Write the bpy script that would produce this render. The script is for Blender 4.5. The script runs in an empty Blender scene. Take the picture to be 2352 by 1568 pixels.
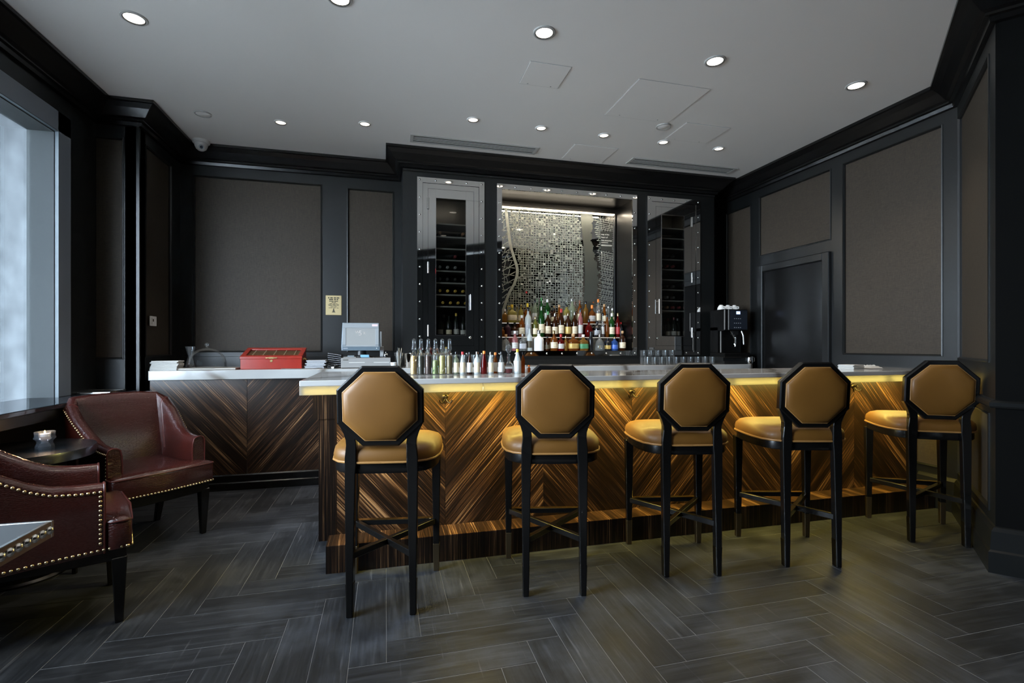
import bpy, bmesh, math, random
from mathutils import Vector, Matrix
C = bpy.context.scene.collection
S = bpy.context.scene
R = random.Random(7)
PI = math.pi
sin, cos = math.sin, math.cos

# ---------------------------------------------------------------- camera
EYE = 1.25
YAW = math.radians(14.44)
F_PX = 1130.0
cam_data = bpy.data.cameras.new('camera')
cam_data.sensor_width = 36.0
cam_data.lens = 36.0 * F_PX / 2352.0
cam_data.shift_y = 9.0 / 2352.0
cam_data.clip_start = 0.05
camera = bpy.data.objects.new('camera', cam_data)
C.objects.link(camera)
camera.location = (0, 0, EYE)
camera.rotation_euler = (PI / 2, 0, -YAW)
S.camera = camera

# ---------------------------------------------------------------- exposure, world
S.view_settings.view_transform = 'Standard'
S.view_settings.look = 'None'
S.view_settings.exposure = 0.0
S.view_settings.gamma = 1.0
S.view_settings.use_curve_mapping = False
S.cycles.use_denoising = True
S.cycles.max_bounces = 10
S.cycles.transparent_max_bounces = 24
S.cycles.sample_clamp_indirect = 4.0
S.cycles.blur_glossy = 0.5
world = bpy.data.worlds.new('sky')
S.world = world
world.use_nodes = True
bg = world.node_tree.nodes['Background']
bg.inputs[0].default_value = (0.74, 0.825, 0.96, 1)
bg.inputs[1].default_value = 48.0

CEIL = 3.2

def look_down(o): o.rotation_euler = (0, 0, 0)

def spot(x, y, z, power, angle, color=(1, 0.84, 0.66), blend=0.7, size=0.04):
    l = bpy.data.lights.new('downlight_lamp', 'SPOT')
    l.energy = power; l.color = color; l.spot_size = math.radians(angle); l.spot_blend = blend
    l.shadow_soft_size = size
    o = bpy.data.objects.new('downlight_lamp', l); C.objects.link(o); o.location = (x, y, z)
    return o

def area(x, y, z, sx, sy, power, color, rot=(0, 0, 0), name='led_lamp', spread=PI):
    l = bpy.data.lights.new(name, 'AREA'); l.shape = 'RECTANGLE'; l.size = sx; l.size_y = sy
    l.energy = power; l.color = color; l.spread = spread
    o = bpy.data.objects.new(name, l); C.objects.link(o); o.location = (x, y, z); o.rotation_euler = rot
    return o

WARM = (1.0, 0.88, 0.74)
BIG = [(-1.45, 3.40), (-0.25, 2.92), (0.96, 2.92), (2.19, 2.92), (3.42, 2.93)]
SMALL = [(-0.885, 4.67), (-0.174, 4.515), (0.735, 4.20), (1.355, 4.21), (1.966, 4.21), (2.585, 4.21), (3.20, 4.21)]
REAR = [(-1.45, 1.37), (-0.2, 1.37), (1.0, 1.37), (2.25, 1.37), (-1.45, -0.6), (-0.2, -0.4)]
for i, (x, y) in enumerate(BIG):
    spot(x, y, CEIL - 0.014, (18, 24, 36, 52, 56)[i], 95, WARM)
for x, y in SMALL:
    spot(x, y, CEIL - 0.014, 42, 85, WARM)
for i, (x, y) in enumerate(REAR):
    spot(x, y, CEIL - 0.014, (8, 14, 26, 26, 8, 10)[i], 110, WARM)
GOLD = (1.0, 0.77, 0.17)
WHITE = (1.0, 0.88, 0.70)
# bar front LED strip under the overhang, niche mirror strip, then lamps added in niche and cabinets
area(1.93, 2.87, 0.985, 4.3, 0.03, 46, GOLD, (math.radians(8), 0, 0))
for i in range(7):
    area(-.12 + i * .655, 2.772, 1.003, .60, 0.016, 16.0, GOLD, (math.radians(-90), 0, 0))
area(-.385, 3.1, 1.003, .6, 0.016, 8.0, GOLD, (math.radians(90), 0, math.radians(90)))
area(1.93, 5.40, 2.815, 1.42, 0.02, 3.5, WHITE, (math.radians(-22), 0, 0))
area(1.93, 5.085, 2.885, 1.42, 0.02, 15, WHITE, (math.radians(6), 0, 0))  # added lamp at the niche front to brighten the bottles
for _x in (.655, 3.225):
    area(_x, 5.13, 2.80, .3, 0.03, .9, WHITE, (math.radians(20), 0, 0))  # added lamps to brighten the shelves inside the wine cabinets
# daylight through the window is the sky alone; the opening is declared as a portal
p = area(-2.30, 2.45, 1.82, 3.4, 1.85, 1, (1, 1, 1), (0, -PI / 2, 0), 'window_portal')
p.data.size = 1.85; p.data.size_y = 3.4
p.data.cycles.is_portal = True

# ---------------------------------------------------------------- calibration helpers (real positions measured from the photograph)
_s, _c = sin(YAW), cos(YAW)
def ray(u):
    l = (u - 1176) / F_PX
    return (_s + l * _c, _c - l * _s)
def xat(u, Y):
    a = ray(u); return a[0] / a[1] * Y
def zat(u, v, Y):
    a = ray(u); return EYE - (v - 793) * (Y / a[1]) / F_PX
def floorpt(u, v, z=0.0):
    a = ray(u); d = (EYE - z) * F_PX / (v - 793.0); return (a[0] * d, a[1] * d)

# ---------------------------------------------------------------- object helpers
def empty(name, loc, label, cat, group=None, rz=0.0):
    o = bpy.data.objects.new(name, None); C.objects.link(o)
    o.empty_display_size = 0.05
    o.location = loc; o.rotation_euler = (0, 0, rz)
    tag(o, label, cat, group)
    return o
def tag(o, label=None, cat=None, group=None, kind=None):
    if label: o['label'] = label
    if cat: o['category'] = cat
    if group: o['group'] = group
    if kind: o['kind'] = kind
    return o
def dup(o, parent=None):
    c = o.copy(); C.objects.link(c)
    if parent: c.parent = parent
    for ch in list(o.children): dup(ch, c)
    return c
ORD = ['first', 'second', 'third', 'fourth', 'fifth', 'sixth', 'seventh', 'eighth', 'ninth', 'tenth', 'eleventh', 'twelfth',
       'thirteenth', 'fourteenth', 'fifteenth', 'sixteenth', 'seventeenth', 'eighteenth', 'nineteenth', 'twentieth']

class MB:
    def __init__(s): s.v = []; s.f = []; s.uv = {}
    def face(s, idx, uv=None):
        s.f.append(tuple(idx))
        if uv: s.uv[len(s.f) - 1] = uv
        return s
    def add(s, pts): n = len(s.v); s.v += [tuple(p) for p in pts]; return n
    def quad(s, a, b, c, d, uv=None):
        n = s.add((a, b, c, d)); return s.face((n, n + 1, n + 2, n + 3), uv)
    def box(s, x0, x1, y0, y1, z0, z1, uvfn=None):
        n = s.add([(x0, y0, z0), (x1, y0, z0), (x1, y1, z0), (x0, y1, z0), (x0, y0, z1), (x1, y0, z1), (x1, y1, z1), (x0, y1, z1)])
        for q in ((0, 3, 2, 1), (4, 5, 6, 7), (0, 1, 5, 4), (1, 2, 6, 5), (2, 3, 7, 6), (3, 0, 4, 7)):
            s.face([n + i for i in q], [uvfn(s.v[n + i], q) for i in q] if uvfn else None)
        return s
    def taper(s, cx, cy, z0, z1, w0, d0, w1, d1, cx1=None, cy1=None):
        cx1 = cx if cx1 is None else cx1; cy1 = cy if cy1 is None else cy1
        n = s.add([(cx - w0/2, cy - d0/2, z0), (cx + w0/2, cy - d0/2, z0), (cx + w0/2, cy + d0/2, z0), (cx - w0/2, cy + d0/2, z0),
                   (cx1 - w1/2, cy1 - d1/2, z1), (cx1 + w1/2, cy1 - d1/2, z1), (cx1 + w1/2, cy1 + d1/2, z1), (cx1 - w1/2, cy1 + d1/2, z1)])
        for q in ((0, 3, 2, 1), (4, 5, 6, 7), (0, 1, 5, 4), (1, 2, 6, 5), (2, 3, 7, 6), (3, 0, 4, 7)): s.face([n + i for i in q])
        return s
    def bar(s, a, b, w, h):
        a, b = Vector(a), Vector(b); d = (b - a).normalized()
        up = Vector((0, 0, 1)) if abs(d.z) < .9 else Vector((0, 1, 0))
        r = d.cross(up).normalized() * w / 2; u = r.cross(d).normalized() * h / 2
        n = s.add([a - r - u, a + r - u, a + r + u, a - r + u, b - r - u, b + r - u, b + r + u, b - r + u])
        for q in ((0, 3, 2, 1), (4, 5, 6, 7), (0, 1, 5, 4), (1, 2, 6, 5), (2, 3, 7, 6), (3, 0, 4, 7)): s.face([n + i for i in q])
        return s
    def prism(s, pts, plane, a, b):
        def m(p, t):
            return (p[0], p[1], t) if plane == 'xy' else ((p[0], t, p[1]) if plane == 'xz' else (t, p[0], p[1]))
        k = len(pts); n = s.add([m(p, a) for p in pts] + [m(p, b) for p in pts])
        s.face([n + i for i in range(k)][::-1]); s.face([n + k + i for i in range(k)])
        for i in range(k):
            j = (i + 1) % k; s.face((n + i, n + j, n + k + j, n + k + i))
        return s
    def loft(s, rings, cap0=True, cap1=True, closed=True):
        k = len(rings[0]); base = [s.add(r) for r in rings]
        for a, b in zip(base, base[1:]):
            for i in range(k if closed else k - 1):
                j = (i + 1) % k; s.face((a + i, a + j, b + j, b + i))
        if cap0: s.face([base[0] + i for i in range(k)][::-1])
        if cap1: s.face([base[-1] + i for i in range(k)])
        return s
    def lathe(s, prof, seg=16, c=(0, 0, 0), axis='z', a0=0.0, a1=2 * PI, sq=None, caps=True):
        full = abs(a1 - a0 - 2 * PI) < 1e-6
        k = seg if full else seg + 1
        rings = []
        for r, z in prof:
            ring = []
            for i in range(k):
                a = a0 + (a1 - a0) * i / seg
                rr = r
                if sq: rr = r / (abs(cos(a)) ** sq + abs(sin(a)) ** sq) ** (1.0 / sq)
                x, y = rr * cos(a), rr * sin(a)
                if axis == 'z': p = (c[0] + x, c[1] + y, c[2] + z)
                elif axis == 'y': p = (c[0] + x, c[1] + z, c[2] + y)
                else: p = (c[0] + z, c[1] + x, c[2] + y)
                ring.append(p)
            rings.append(ring)
        return s.loft(rings, caps and full and prof[0][0] > 1e-5, caps and full and prof[-1][0] > 1e-5, full)
    def tube(s, pts, r, seg=8, caps=True):
        pts = [Vector(p) for p in pts]; rings = []
        prev = None
        for i, p in enumerate(pts):
            t = (pts[min(i + 1, len(pts) - 1)] - pts[max(i - 1, 0)]).normalized()
            if prev is None:
                prev = t.orthogonal().normalized()
            n = (prev - t * prev.dot(t)).normalized(); prev = n; b = t.cross(n)
            rr = r[i] if isinstance(r, (list, tuple)) else r
            rings.append([p + n * rr * cos(2 * PI * j / seg) + b * rr * sin(2 * PI * j / seg) for j in range(seg)])
        return s.loft(rings, caps, caps)
    def build(s, name, mat, parent=None, smooth=None, bevel=0.0, seg=1, loc=None, recalc=True, weld=False):
        me = bpy.data.meshes.new(name)
        me.from_pydata(s.v, [], s.f)
        if s.uv:
            l = me.uv_layers.new(name='UVMap')
            for p in me.polygons:
                if p.index in s.uv:
                    for k, li in enumerate(p.loop_indices): l.data[li].uv = s.uv[p.index][k]
        bm = bmesh.new(); bm.from_mesh(me)
        if weld: bmesh.ops.remove_doubles(bm, verts=bm.verts, dist=1e-5)
        if recalc: bmesh.ops.recalc_face_normals(bm, faces=bm.faces)
        if bevel > 0:
            es = [e for e in bm.edges if len(e.link_faces) == 2 and e.calc_face_angle(0) > math.radians(28)]
            bmesh.ops.bevel(bm, geom=es, offset=bevel, segments=seg, profile=0.6, affect='EDGES', clamp_overlap=True)
        bm.to_mesh(me); bm.free()
        if smooth:
            me.polygons.foreach_set('use_smooth', [True] * len(me.polygons))
            me.set_sharp_from_angle(angle=math.radians(smooth))
        if mat: me.materials.append(mat)
        o = bpy.data.objects.new(name, me); C.objects.link(o)
        if parent: o.parent = parent
        if loc: o.location = loc
        return o

def put(name, src, parent, loc=(0, 0, 0), rot=None):
    """another object that shares the mesh of src"""
    o = bpy.data.objects.new(name, src.data); C.objects.link(o)
    o.parent = parent; o.location = loc
    if rot: o.rotation_euler = rot
    return o

# ---------------------------------------------------------------- materials
def new_mat(name):
    m = bpy.data.materials.new(name); m.use_nodes = True
    nt = m.node_tree
    return m, nt, nt.nodes['Principled BSDF'], nt.nodes['Material Output']
def pm(name, col, rough=0.5, metal=0.0, spec=0.5, coat=0.0, bump=0.0, bscale=200.0, var=0.0, vscale=6.0, emit=None, es=0.0, coat_rough=0.1):
    m, nt, b, out = new_mat(name)
    b.inputs['Base Color'].default_value = (*col, 1); b.inputs['Roughness'].default_value = rough
    b.inputs['Metallic'].default_value = metal; b.inputs['Specular IOR Level'].default_value = spec
    b.inputs['Coat Weight'].default_value = coat; b.inputs['Coat Roughness'].default_value = coat_rough
    tc = nt.nodes.new('ShaderNodeTexCoord')
    if var > 0:
        n = nt.nodes.new('ShaderNodeTexNoise'); n.inputs['Scale'].default_value = vscale; n.inputs['Detail'].default_value = 4
        nt.links.new(tc.outputs['Object'], n.inputs['Vector'])
        mx = nt.nodes.new('ShaderNodeMix'); mx.data_type = 'RGBA'
        mx.inputs[6].default_value = (*[c * (1 - var) for c in col], 1); mx.inputs[7].default_value = (*[min(1, c * (1 + var)) for c in col], 1)
        nt.links.new(n.outputs['Fac'], mx.inputs[0]); nt.links.new(mx.outputs[2], b.inputs['Base Color'])
    if bump > 0:
        n2 = nt.nodes.new('ShaderNodeTexNoise'); n2.inputs['Scale'].default_value = bscale; n2.inputs['Detail'].default_value = 3
        nt.links.new(tc.outputs['Object'], n2.inputs['Vector'])
        bp = nt.nodes.new('ShaderNodeBump'); bp.inputs['Strength'].default_value = bump; bp.inputs['Distance'].default_value = 0.002
        nt.links.new(n2.outputs['Fac'], bp.inputs['Height']); nt.links.new(bp.outputs['Normal'], b.inputs['Normal'])
    if emit:
        b.inputs['Emission Color'].default_value = (*emit, 1); b.inputs['Emission Strength'].default_value = es
    return m
def glassy(name, col, opacity=0.0, rough=0.02, body=None, edge=0.75, blend=.28):
    """thin clear or tinted glass: see-through face-on, reflective and darker at grazing edges"""
    m, nt, b, out = new_mat(name)
    nt.nodes.remove(b)
    tr = nt.nodes.new('ShaderNodeBsdfTransparent'); tr.inputs[0].default_value = (*col, 1)
    gl = nt.nodes.new('ShaderNodeBsdfGlossy'); gl.inputs['Roughness'].default_value = rough
    lw = nt.nodes.new('ShaderNodeLayerWeight'); lw.inputs['Blend'].default_value = blend
    mx = nt.nodes.new('ShaderNodeMixShader')
    mul = nt.nodes.new('ShaderNodeMath'); mul.operation = 'MULTIPLY'; mul.inputs[1].default_value = edge
    nt.links.new(lw.outputs['Fresnel'], mul.inputs[0]); nt.links.new(mul.outputs[0], mx.inputs[0])
    src = tr
    if opacity > 0:
        df = nt.nodes.new('ShaderNodeBsdfDiffuse'); df.inputs[0].default_value = (*(body or col), 1)
        tl = nt.nodes.new('ShaderNodeBsdfTranslucent'); tl.inputs[0].default_value = (*(body or col), 1)
        a = nt.nodes.new('ShaderNodeMixShader'); a.inputs[0].default_value = 0.5
        nt.links.new(df.outputs[0], a.inputs[1]); nt.links.new(tl.outputs[0], a.inputs[2])
        b2 = nt.nodes.new('ShaderNodeMixShader'); b2.inputs[0].default_value = opacity
        nt.links.new(tr.outputs[0], b2.inputs[1]); nt.links.new(a.outputs[0], b2.inputs[2]); src = b2
    nt.links.new(src.outputs[0], mx.inputs[1]); nt.links.new(gl.outputs[0], mx.inputs[2])
    nt.links.new(mx.outputs[0], out.inputs['Surface'])
    return m
def emis(name, col, st):
    m, nt, b, out = new_mat(name); nt.nodes.remove(b)
    e = nt.nodes.new('ShaderNodeEmission'); e.inputs[0].default_value = (*col, 1); e.inputs[1].default_value = st
    nt.links.new(e.outputs[0], out.inputs[0]); return m
def ramp(nt, stops):
    r = nt.nodes.new('ShaderNodeValToRGB')
    while len(r.color_ramp.elements) < len(stops): r.color_ramp.elements.new(0.5)
    for e, (p, c) in zip(r.color_ramp.elements, stops): e.position = p; e.color = (*c, 1)
    return r

def veneer_mat(name='striped_veneer', dark=1.0):
    m, nt, b, out = new_mat(name)
    uv = nt.nodes.new('ShaderNodeUVMap')
    mp = nt.nodes.new('ShaderNodeMapping'); mp.inputs['Scale'].default_value = (135, 1.6, 1)
    n = nt.nodes.new('ShaderNodeTexNoise'); n.inputs['Scale'].default_value = 1; n.inputs['Detail'].default_value = 5; n.inputs['Roughness'].default_value = 0.62
    nt.links.new(uv.outputs[0], mp.inputs[0]); nt.links.new(mp.outputs[0], n.inputs['Vector'])
    mp2 = nt.nodes.new('ShaderNodeMapping'); mp2.inputs['Scale'].default_value = (11, 0.7, 1)
    n2 = nt.nodes.new('ShaderNodeTexNoise'); n2.inputs['Scale'].default_value = 1; n2.inputs['Detail'].default_value = 2
    nt.links.new(uv.outputs[0], mp2.inputs[0]); nt.links.new(mp2.outputs[0], n2.inputs['Vector'])
    ad = nt.nodes.new('ShaderNodeMath'); ad.operation = 'MULTIPLY_ADD'; ad.inputs[1].default_value = 0.55; ad.inputs[2].default_value = -0.27
    nt.links.new(n2.outputs['Fac'], ad.inputs[0])
    sm = nt.nodes.new('ShaderNodeMath'); sm.operation = 'ADD'
    nt.links.new(n.outputs['Fac'], sm.inputs[0]); nt.links.new(ad.outputs[0], sm.inputs[1])
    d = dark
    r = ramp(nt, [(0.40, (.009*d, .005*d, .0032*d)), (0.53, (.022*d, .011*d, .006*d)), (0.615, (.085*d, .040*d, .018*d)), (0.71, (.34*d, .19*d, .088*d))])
    nt.links.new(sm.outputs[0], r.inputs[0]); nt.links.new(r.outputs[0], b.inputs['Base Color'])
    b.inputs['Roughness'].default_value = 0.30
    b.inputs['Specular IOR Level'].default_value = 0.45
    return m
def marble_mat(name, translucent=0.0):
    m, nt, b, out = new_mat(name)
    tc = nt.nodes.new('ShaderNodeTexCoord')
    n0 = nt.nodes.new('ShaderNodeTexNoise'); n0.inputs['Scale'].default_value = 1.5; n0.inputs['Detail'].default_value = 5
    nt.links.new(tc.outputs['Object'], n0.inputs['Vector'])
    w = nt.nodes.new('ShaderNodeTexWave'); w.wave_type = 'BANDS'; w.inputs['Scale'].default_value = 0.55
    w.inputs['Distortion'].default_value = 9; w.inputs['Detail'].default_value = 3; w.inputs['Detail Scale'].default_value = 1.3
    mp = nt.nodes.new('ShaderNodeMapping'); mp.inputs['Rotation'].default_value = (0, 0, 0.7)
    nt.links.new(tc.outputs['Object'], mp.inputs[0]); nt.links.new(mp.outputs[0], w.inputs['Vector'])
    r = ramp(nt, [(0.0, (.16, .14, .12)), (0.025, (.30, .29, .27)), (0.09, (.40, .395, .38)), (1.0, (.46, .455, .44))])
    nt.links.new(w.outputs['Fac'], r.inputs[0])
    mx = nt.nodes.new('ShaderNodeMix'); mx.data_type = 'RGBA'; mx.blend_type = 'MULTIPLY'; mx.inputs[0].default_value = 0.5
    r2 = ramp(nt, [(0.35, (.72, .72, .73)), (0.62, (1, 1, 1))])
    nt.links.new(n0.outputs['Fac'], r2.inputs[0])
    nt.links.new(r.outputs[0], mx.inputs[6]); nt.links.new(r2.outputs[0], mx.inputs[7])
    nt.links.new(mx.outputs[2], b.inputs['Base Color'])
    b.inputs['Roughness'].default_value = 0.09
    if translucent > 0:
        tl = nt.nodes.new('ShaderNodeBsdfTranslucent'); nt.links.new(mx.outputs[2], tl.inputs[0])
        ms = nt.nodes.new('ShaderNodeMixShader'); ms.inputs[0].default_value = translucent
        nt.links.new(b.outputs[0], ms.inputs[1]); nt.links.new(tl.outputs[0], ms.inputs[2])
        nt.links.new(ms.outputs[0], out.inputs[0])
    return m
def floor_mat():
    m, nt, b, out = new_mat('dark_oak_plank')
    tc = nt.nodes.new('ShaderNodeTexCoord'); oi = nt.nodes.new('ShaderNodeObjectInfo')
    off = nt.nodes.new('ShaderNodeVectorMath'); off.operation = 'SCALE'; off.inputs['Scale'].default_value = 37.0
    cx = nt.nodes.new('ShaderNodeCombineXYZ')
    for i in range(3): nt.links.new(oi.outputs['Random'], cx.inputs[i])
    nt.links.new(cx.outputs[0], off.inputs[0])
    ad = nt.nodes.new('ShaderNodeVectorMath'); nt.links.new(tc.outputs['Object'], ad.inputs[0]); nt.links.new(off.outputs[0], ad.inputs[1])
    mp = nt.nodes.new('ShaderNodeMapping'); mp.inputs['Scale'].default_value = (3.5, 55, 1)
    nt.links.new(ad.outputs[0], mp.inputs[0])
    g = nt.nodes.new('ShaderNodeTexNoise'); g.inputs['Scale'].default_value = 1; g.inputs['Detail'].default_value = 6; g.inputs['Distortion'].default_value = 0.6
    nt.links.new(mp.outputs[0], g.inputs['Vector'])
    # worn, dusty scuffs in room space
    geo = nt.nodes.new('ShaderNodeNewGeometry')
    sc = nt.nodes.new('ShaderNodeTexNoise'); sc.inputs['Scale'].default_value = 2.2; sc.inputs['Detail'].default_value = 7; sc.inputs['Roughness'].default_value = .7
    nt.links.new(geo.outputs['Position'], sc.inputs['Vector'])
    mp3 = nt.nodes.new('ShaderNodeMapping'); mp3.inputs['Rotation'].default_value = (0, 0, .6); mp3.inputs['Scale'].default_value = (60, 3.0, 1)
    nt.links.new(geo.outputs['Position'], mp3.inputs[0])
    s2 = nt.nodes.new('ShaderNodeTexNoise'); s2.inputs['Scale'].default_value = 1; s2.inputs['Detail'].default_value = 4
    nt.links.new(mp3.outputs[0], s2.inputs['Vector'])
    r = ramp(nt, [(0.3, (.010, .0112, .0135)), (0.55, (.020, .0222, .0262)), (0.75, (.038, .041, .047))])
    nt.links.new(g.outputs['Fac'], r.inputs[0])
    r2 = ramp(nt, [(0.47, (0, 0, 0)), (0.72, (.034, .037, .043))])
    nt.links.new(sc.outputs['Fac'], r2.inputs[0])
    r3 = ramp(nt, [(0.64, (0, 0, 0)), (0.74, (.045, .045, .047))])
    nt.links.new(s2.outputs['Fac'], r3.inputs[0])
    a1 = nt.nodes.new('ShaderNodeMix'); a1.data_type = 'RGBA'; a1.blend_type = 'ADD'; a1.inputs[0].default_value = 1
    nt.links.new(r.outputs[0], a1.inputs[6]); nt.links.new(r2.outputs[0], a1.inputs[7])
    a2 = nt.nodes.new('ShaderNodeMix'); a2.data_type = 'RGBA'; a2.blend_type = 'ADD'; a2.inputs[0].default_value = 1
    nt.links.new(a1.outputs[2], a2.inputs[6]); nt.links.new(r3.outputs[0], a2.inputs[7])
    hs = nt.nodes.new('ShaderNodeMapRange'); hs.inputs[3].default_value = 0.75; hs.inputs[4].default_value = 1.3
    nt.links.new(oi.outputs['Random'], hs.inputs[0])
    vm = nt.nodes.new('ShaderNodeVectorMath'); vm.operation = 'SCALE'
    nt.links.new(a2.outputs[2], vm.inputs[0]); nt.links.new(hs.outputs[0], vm.inputs['Scale'])
    nt.links.new(vm.outputs[0], b.inputs['Base Color'])
    rr = nt.nodes.new('ShaderNodeMapRange'); rr.inputs[1].default_value = .3; rr.inputs[2].default_value = .75; rr.inputs[3].default_value = 0.38; rr.inputs[4].default_value = 0.60; b.inputs['Specular IOR Level'].default_value = 0.38
    nt.links.new(sc.outputs['Fac'], rr.inputs[0]); nt.links.new(rr.outputs[0], b.inputs['Roughness'])
    bp = nt.nodes.new('ShaderNodeBump'); bp.inputs['Strength'].default_value = 0.35; bp.inputs['Distance'].default_value = 0.002
    nt.links.new(g.outputs['Fac'], bp.inputs['Height']); nt.links.new(bp.outputs['Normal'], b.inputs['Normal'])
    return m
def fabric_mat():
    m, nt, b, out = new_mat('wall_fabric')
    tc = nt.nodes.new('ShaderNodeNewGeometry')
    mp = nt.nodes.new('ShaderNodeMapping'); mp.inputs['Scale'].default_value = (420, 420, 26)
    nt.links.new(tc.outputs['Position'], mp.inputs[0])
    n = nt.nodes.new('ShaderNodeTexNoise'); n.inputs['Scale'].default_value = 1; n.inputs['Detail'].default_value = 3
    nt.links.new(mp.outputs[0], n.inputs['Vector'])
    mp2 = nt.nodes.new('ShaderNodeMapping'); mp2.inputs['Scale'].default_value = (30, 30, 460)
    nt.links.new(tc.outputs['Position'], mp2.inputs[0])
    n2 = nt.nodes.new('ShaderNodeTexNoise'); n2.inputs['Scale'].default_value = 1
    nt.links.new(mp2.outputs[0], n2.inputs['Vector'])
    ad = nt.nodes.new('ShaderNodeMath'); ad.operation = 'ADD'
    nt.links.new(n.outputs['Fac'], ad.inputs[0]); nt.links.new(n2.outputs['Fac'], ad.inputs[1])
    r = ramp(nt, [(0.3, (.017, .0128, .009)), (0.7, (.056, .042, .0285))])
    hv = nt.nodes.new('ShaderNodeMath'); hv.operation = 'MULTIPLY'; hv.inputs[1].default_value = 0.5
    nt.links.new(ad.outputs[0], hv.inputs[0]); nt.links.new(hv.outputs[0], r.inputs[0])
    nt.links.new(r.outputs[0], b.inputs['Base Color'])
    b.inputs['Roughness'].default_value = 0.6; b.inputs['Specular IOR Level'].default_value = 0.3
    b.inputs['Sheen Weight'].default_value = 0.0
    return m
def leather_mat(name, col, col2, scale, bump, rough, coat=.4):
    m, nt, b, out = new_mat(name)
    tc = nt.nodes.new('ShaderNodeTexCoord')
    v = nt.nodes.new('ShaderNodeTexVoronoi'); v.feature = 'DISTANCE_TO_EDGE'; v.inputs['Scale'].default_value = scale
    mp = nt.nodes.new('ShaderNodeMapping'); mp.inputs['Scale'].default_value = (.6, .6, 1.7)
    nt.links.new(tc.outputs['Object'], mp.inputs[0]); nt.links.new(mp.outputs[0], v.inputs['Vector'])
    n = nt.nodes.new('ShaderNodeTexNoise'); n.inputs['Scale'].default_value = 7; n.inputs['Detail'].default_value = 4
    nt.links.new(tc.outputs['Object'], n.inputs['Vector'])
    mx = nt.nodes.new('ShaderNodeMix'); mx.data_type = 'RGBA'
    mx.inputs[6].default_value = (*col, 1); mx.inputs[7].default_value = (*col2, 1)
    nt.links.new(n.outputs['Fac'], mx.inputs[0]); nt.links.new(mx.outputs[2], b.inputs['Base Color'])
    r = ramp(nt, [(0.0, (0, 0, 0)), (0.12, (1, 1, 1))]); nt.links.new(v.outputs['Distance'], r.inputs[0])
    bp = nt.nodes.new('ShaderNodeBump'); bp.inputs['Strength'].default_value = bump; bp.inputs['Distance'].default_value = 0.0015
    nt.links.new(r.outputs[0], bp.inputs['Height']); nt.links.new(bp.outputs['Normal'], b.inputs['Normal'])
    b.inputs['Roughness'].default_value = rough; b.inputs['Specular IOR Level'].default_value = .3 if coat < .2 else .5
    b.inputs['Coat Weight'].default_value = coat; b.inputs['Coat Roughness'].default_value = 0.15
    return m

M = {}
M['black'] = pm('black_paint', (.0042, .0048, .0047), .38, spec=.6, bump=.05, bscale=60)
M['blackflat'] = pm('black_satin', (.008, .008, .008), .4)
M['lacquer'] = pm('black_lacquer', (.0045, .0042, .004), .24, spec=.4)
M['ceiling'] = pm('ceiling_paint', (.84, .815, .78), .55, var=.03, vscale=1.5)
M['ceiltrim'] = pm('ceiling_trim', (.42, .41, .39), .5)
M['dark'] = pm('dark_void', (.004, .004, .004), .8)
M['fabric'] = fabric_mat()
M['floorbase'] = pm('floor_joint', (.20, .20, .205), .7)
M['plank'] = floor_mat()
M['veneer'] = veneer_mat()
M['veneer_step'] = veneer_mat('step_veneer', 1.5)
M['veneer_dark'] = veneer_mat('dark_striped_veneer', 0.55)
M['marble'] = marble_mat('white_marble')
M['marble_glow'] = marble_mat('white_marble_edge', 0.75)
M['chrome'] = pm('polished_steel', (.80, .79, .77), .035, 1.0)
M['steel'] = pm('brushed_steel', (.62, .61, .59), .22, 1.0)
M['darkmetal'] = pm('dark_polished_metal', (.055, .052, .05), .30, 1.0)
M['steelblue'] = pm('blue_steel_rim', (.22, .26, .31), .25, 1.0)
M['cloche'] = glassy('thin_clear_glass', (.985, .99, .99), edge=.45, blend=.13)
M['brass'] = pm('brass', (.72, .52, .24), .22, 1.0)
M['bronze'] = pm('dark_bronze', (.055, .045, .032), .32, 1.0)
M['mirror'] = pm('smoked_mirror', (.86, .85, .80), .02, 1.0)
M['slate'] = pm('slate_top', (.03, .035, .038), .5)
M['votive'] = glassy('votive_glass', (.95, .97, 1.0), .12, .02, (.75, .85, 1.0), 1.0, .35)
M['matte'] = pm('matte_black_wall', (.002, .002, .0018), .85, spec=.1)
M['riveretch'] = pm('lightly_etched_glass', (.10, .105, .09), .35, .5)
M['etch'] = pm('etched_glass', (.24, .25, .215), .6)
M['red'] = pm('red_lacquer_wood', (.27, .017, .008), .25, coat=.4, var=.2, vscale=12)
M['white'] = pm('white_plastic', (.72, .71, .69), .4)
M['paper'] = pm('white_paper', (.52, .51, .48), .7)
M['cream'] = pm('cream_label', (.70, .60, .42), .6)
M['lightgrey'] = pm('grey_paper', (.36, .37, .39), .6)
M['pos'] = pm('grey_plastic', (.30, .32, .33), .35)
M['posblue'] = pm('blue_grey_plastic', (.13, .17, .20), .35)
M['drawer'] = pm('light_grey_metal', (.27, .265, .255), .35)
M['plaque'] = pm('brass_plate', (.62, .50, .27), .35, .35)
M['ink'] = pm('dark_ink', (.05, .04, .02), .6)
M['glass'] = glassy('clear_glass', (.97, .98, .98), .035, .03, (.85, .88, .9), .9)
M['winglass'] = glassy('window_glass', (.93, .97, .98), edge=.5)
M['darkglass'] = glassy('cabinet_glass', (.72, .72, .70), edge=.6)
M['tableglass'] = pm('black_glass', (.016, .020, .028), .06, spec=.9)
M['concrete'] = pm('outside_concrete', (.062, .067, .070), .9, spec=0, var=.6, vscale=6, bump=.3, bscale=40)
M['pavement'] = pm('pale_pavement', (.62, .61, .58), .9, var=.15)
M['reveal'] = pm('painted_reveal', (.075, .083, .086), .6, spec=0)
M['bluegrey'] = pm('casing_paint', (.22, .25, .29), .35)
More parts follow.
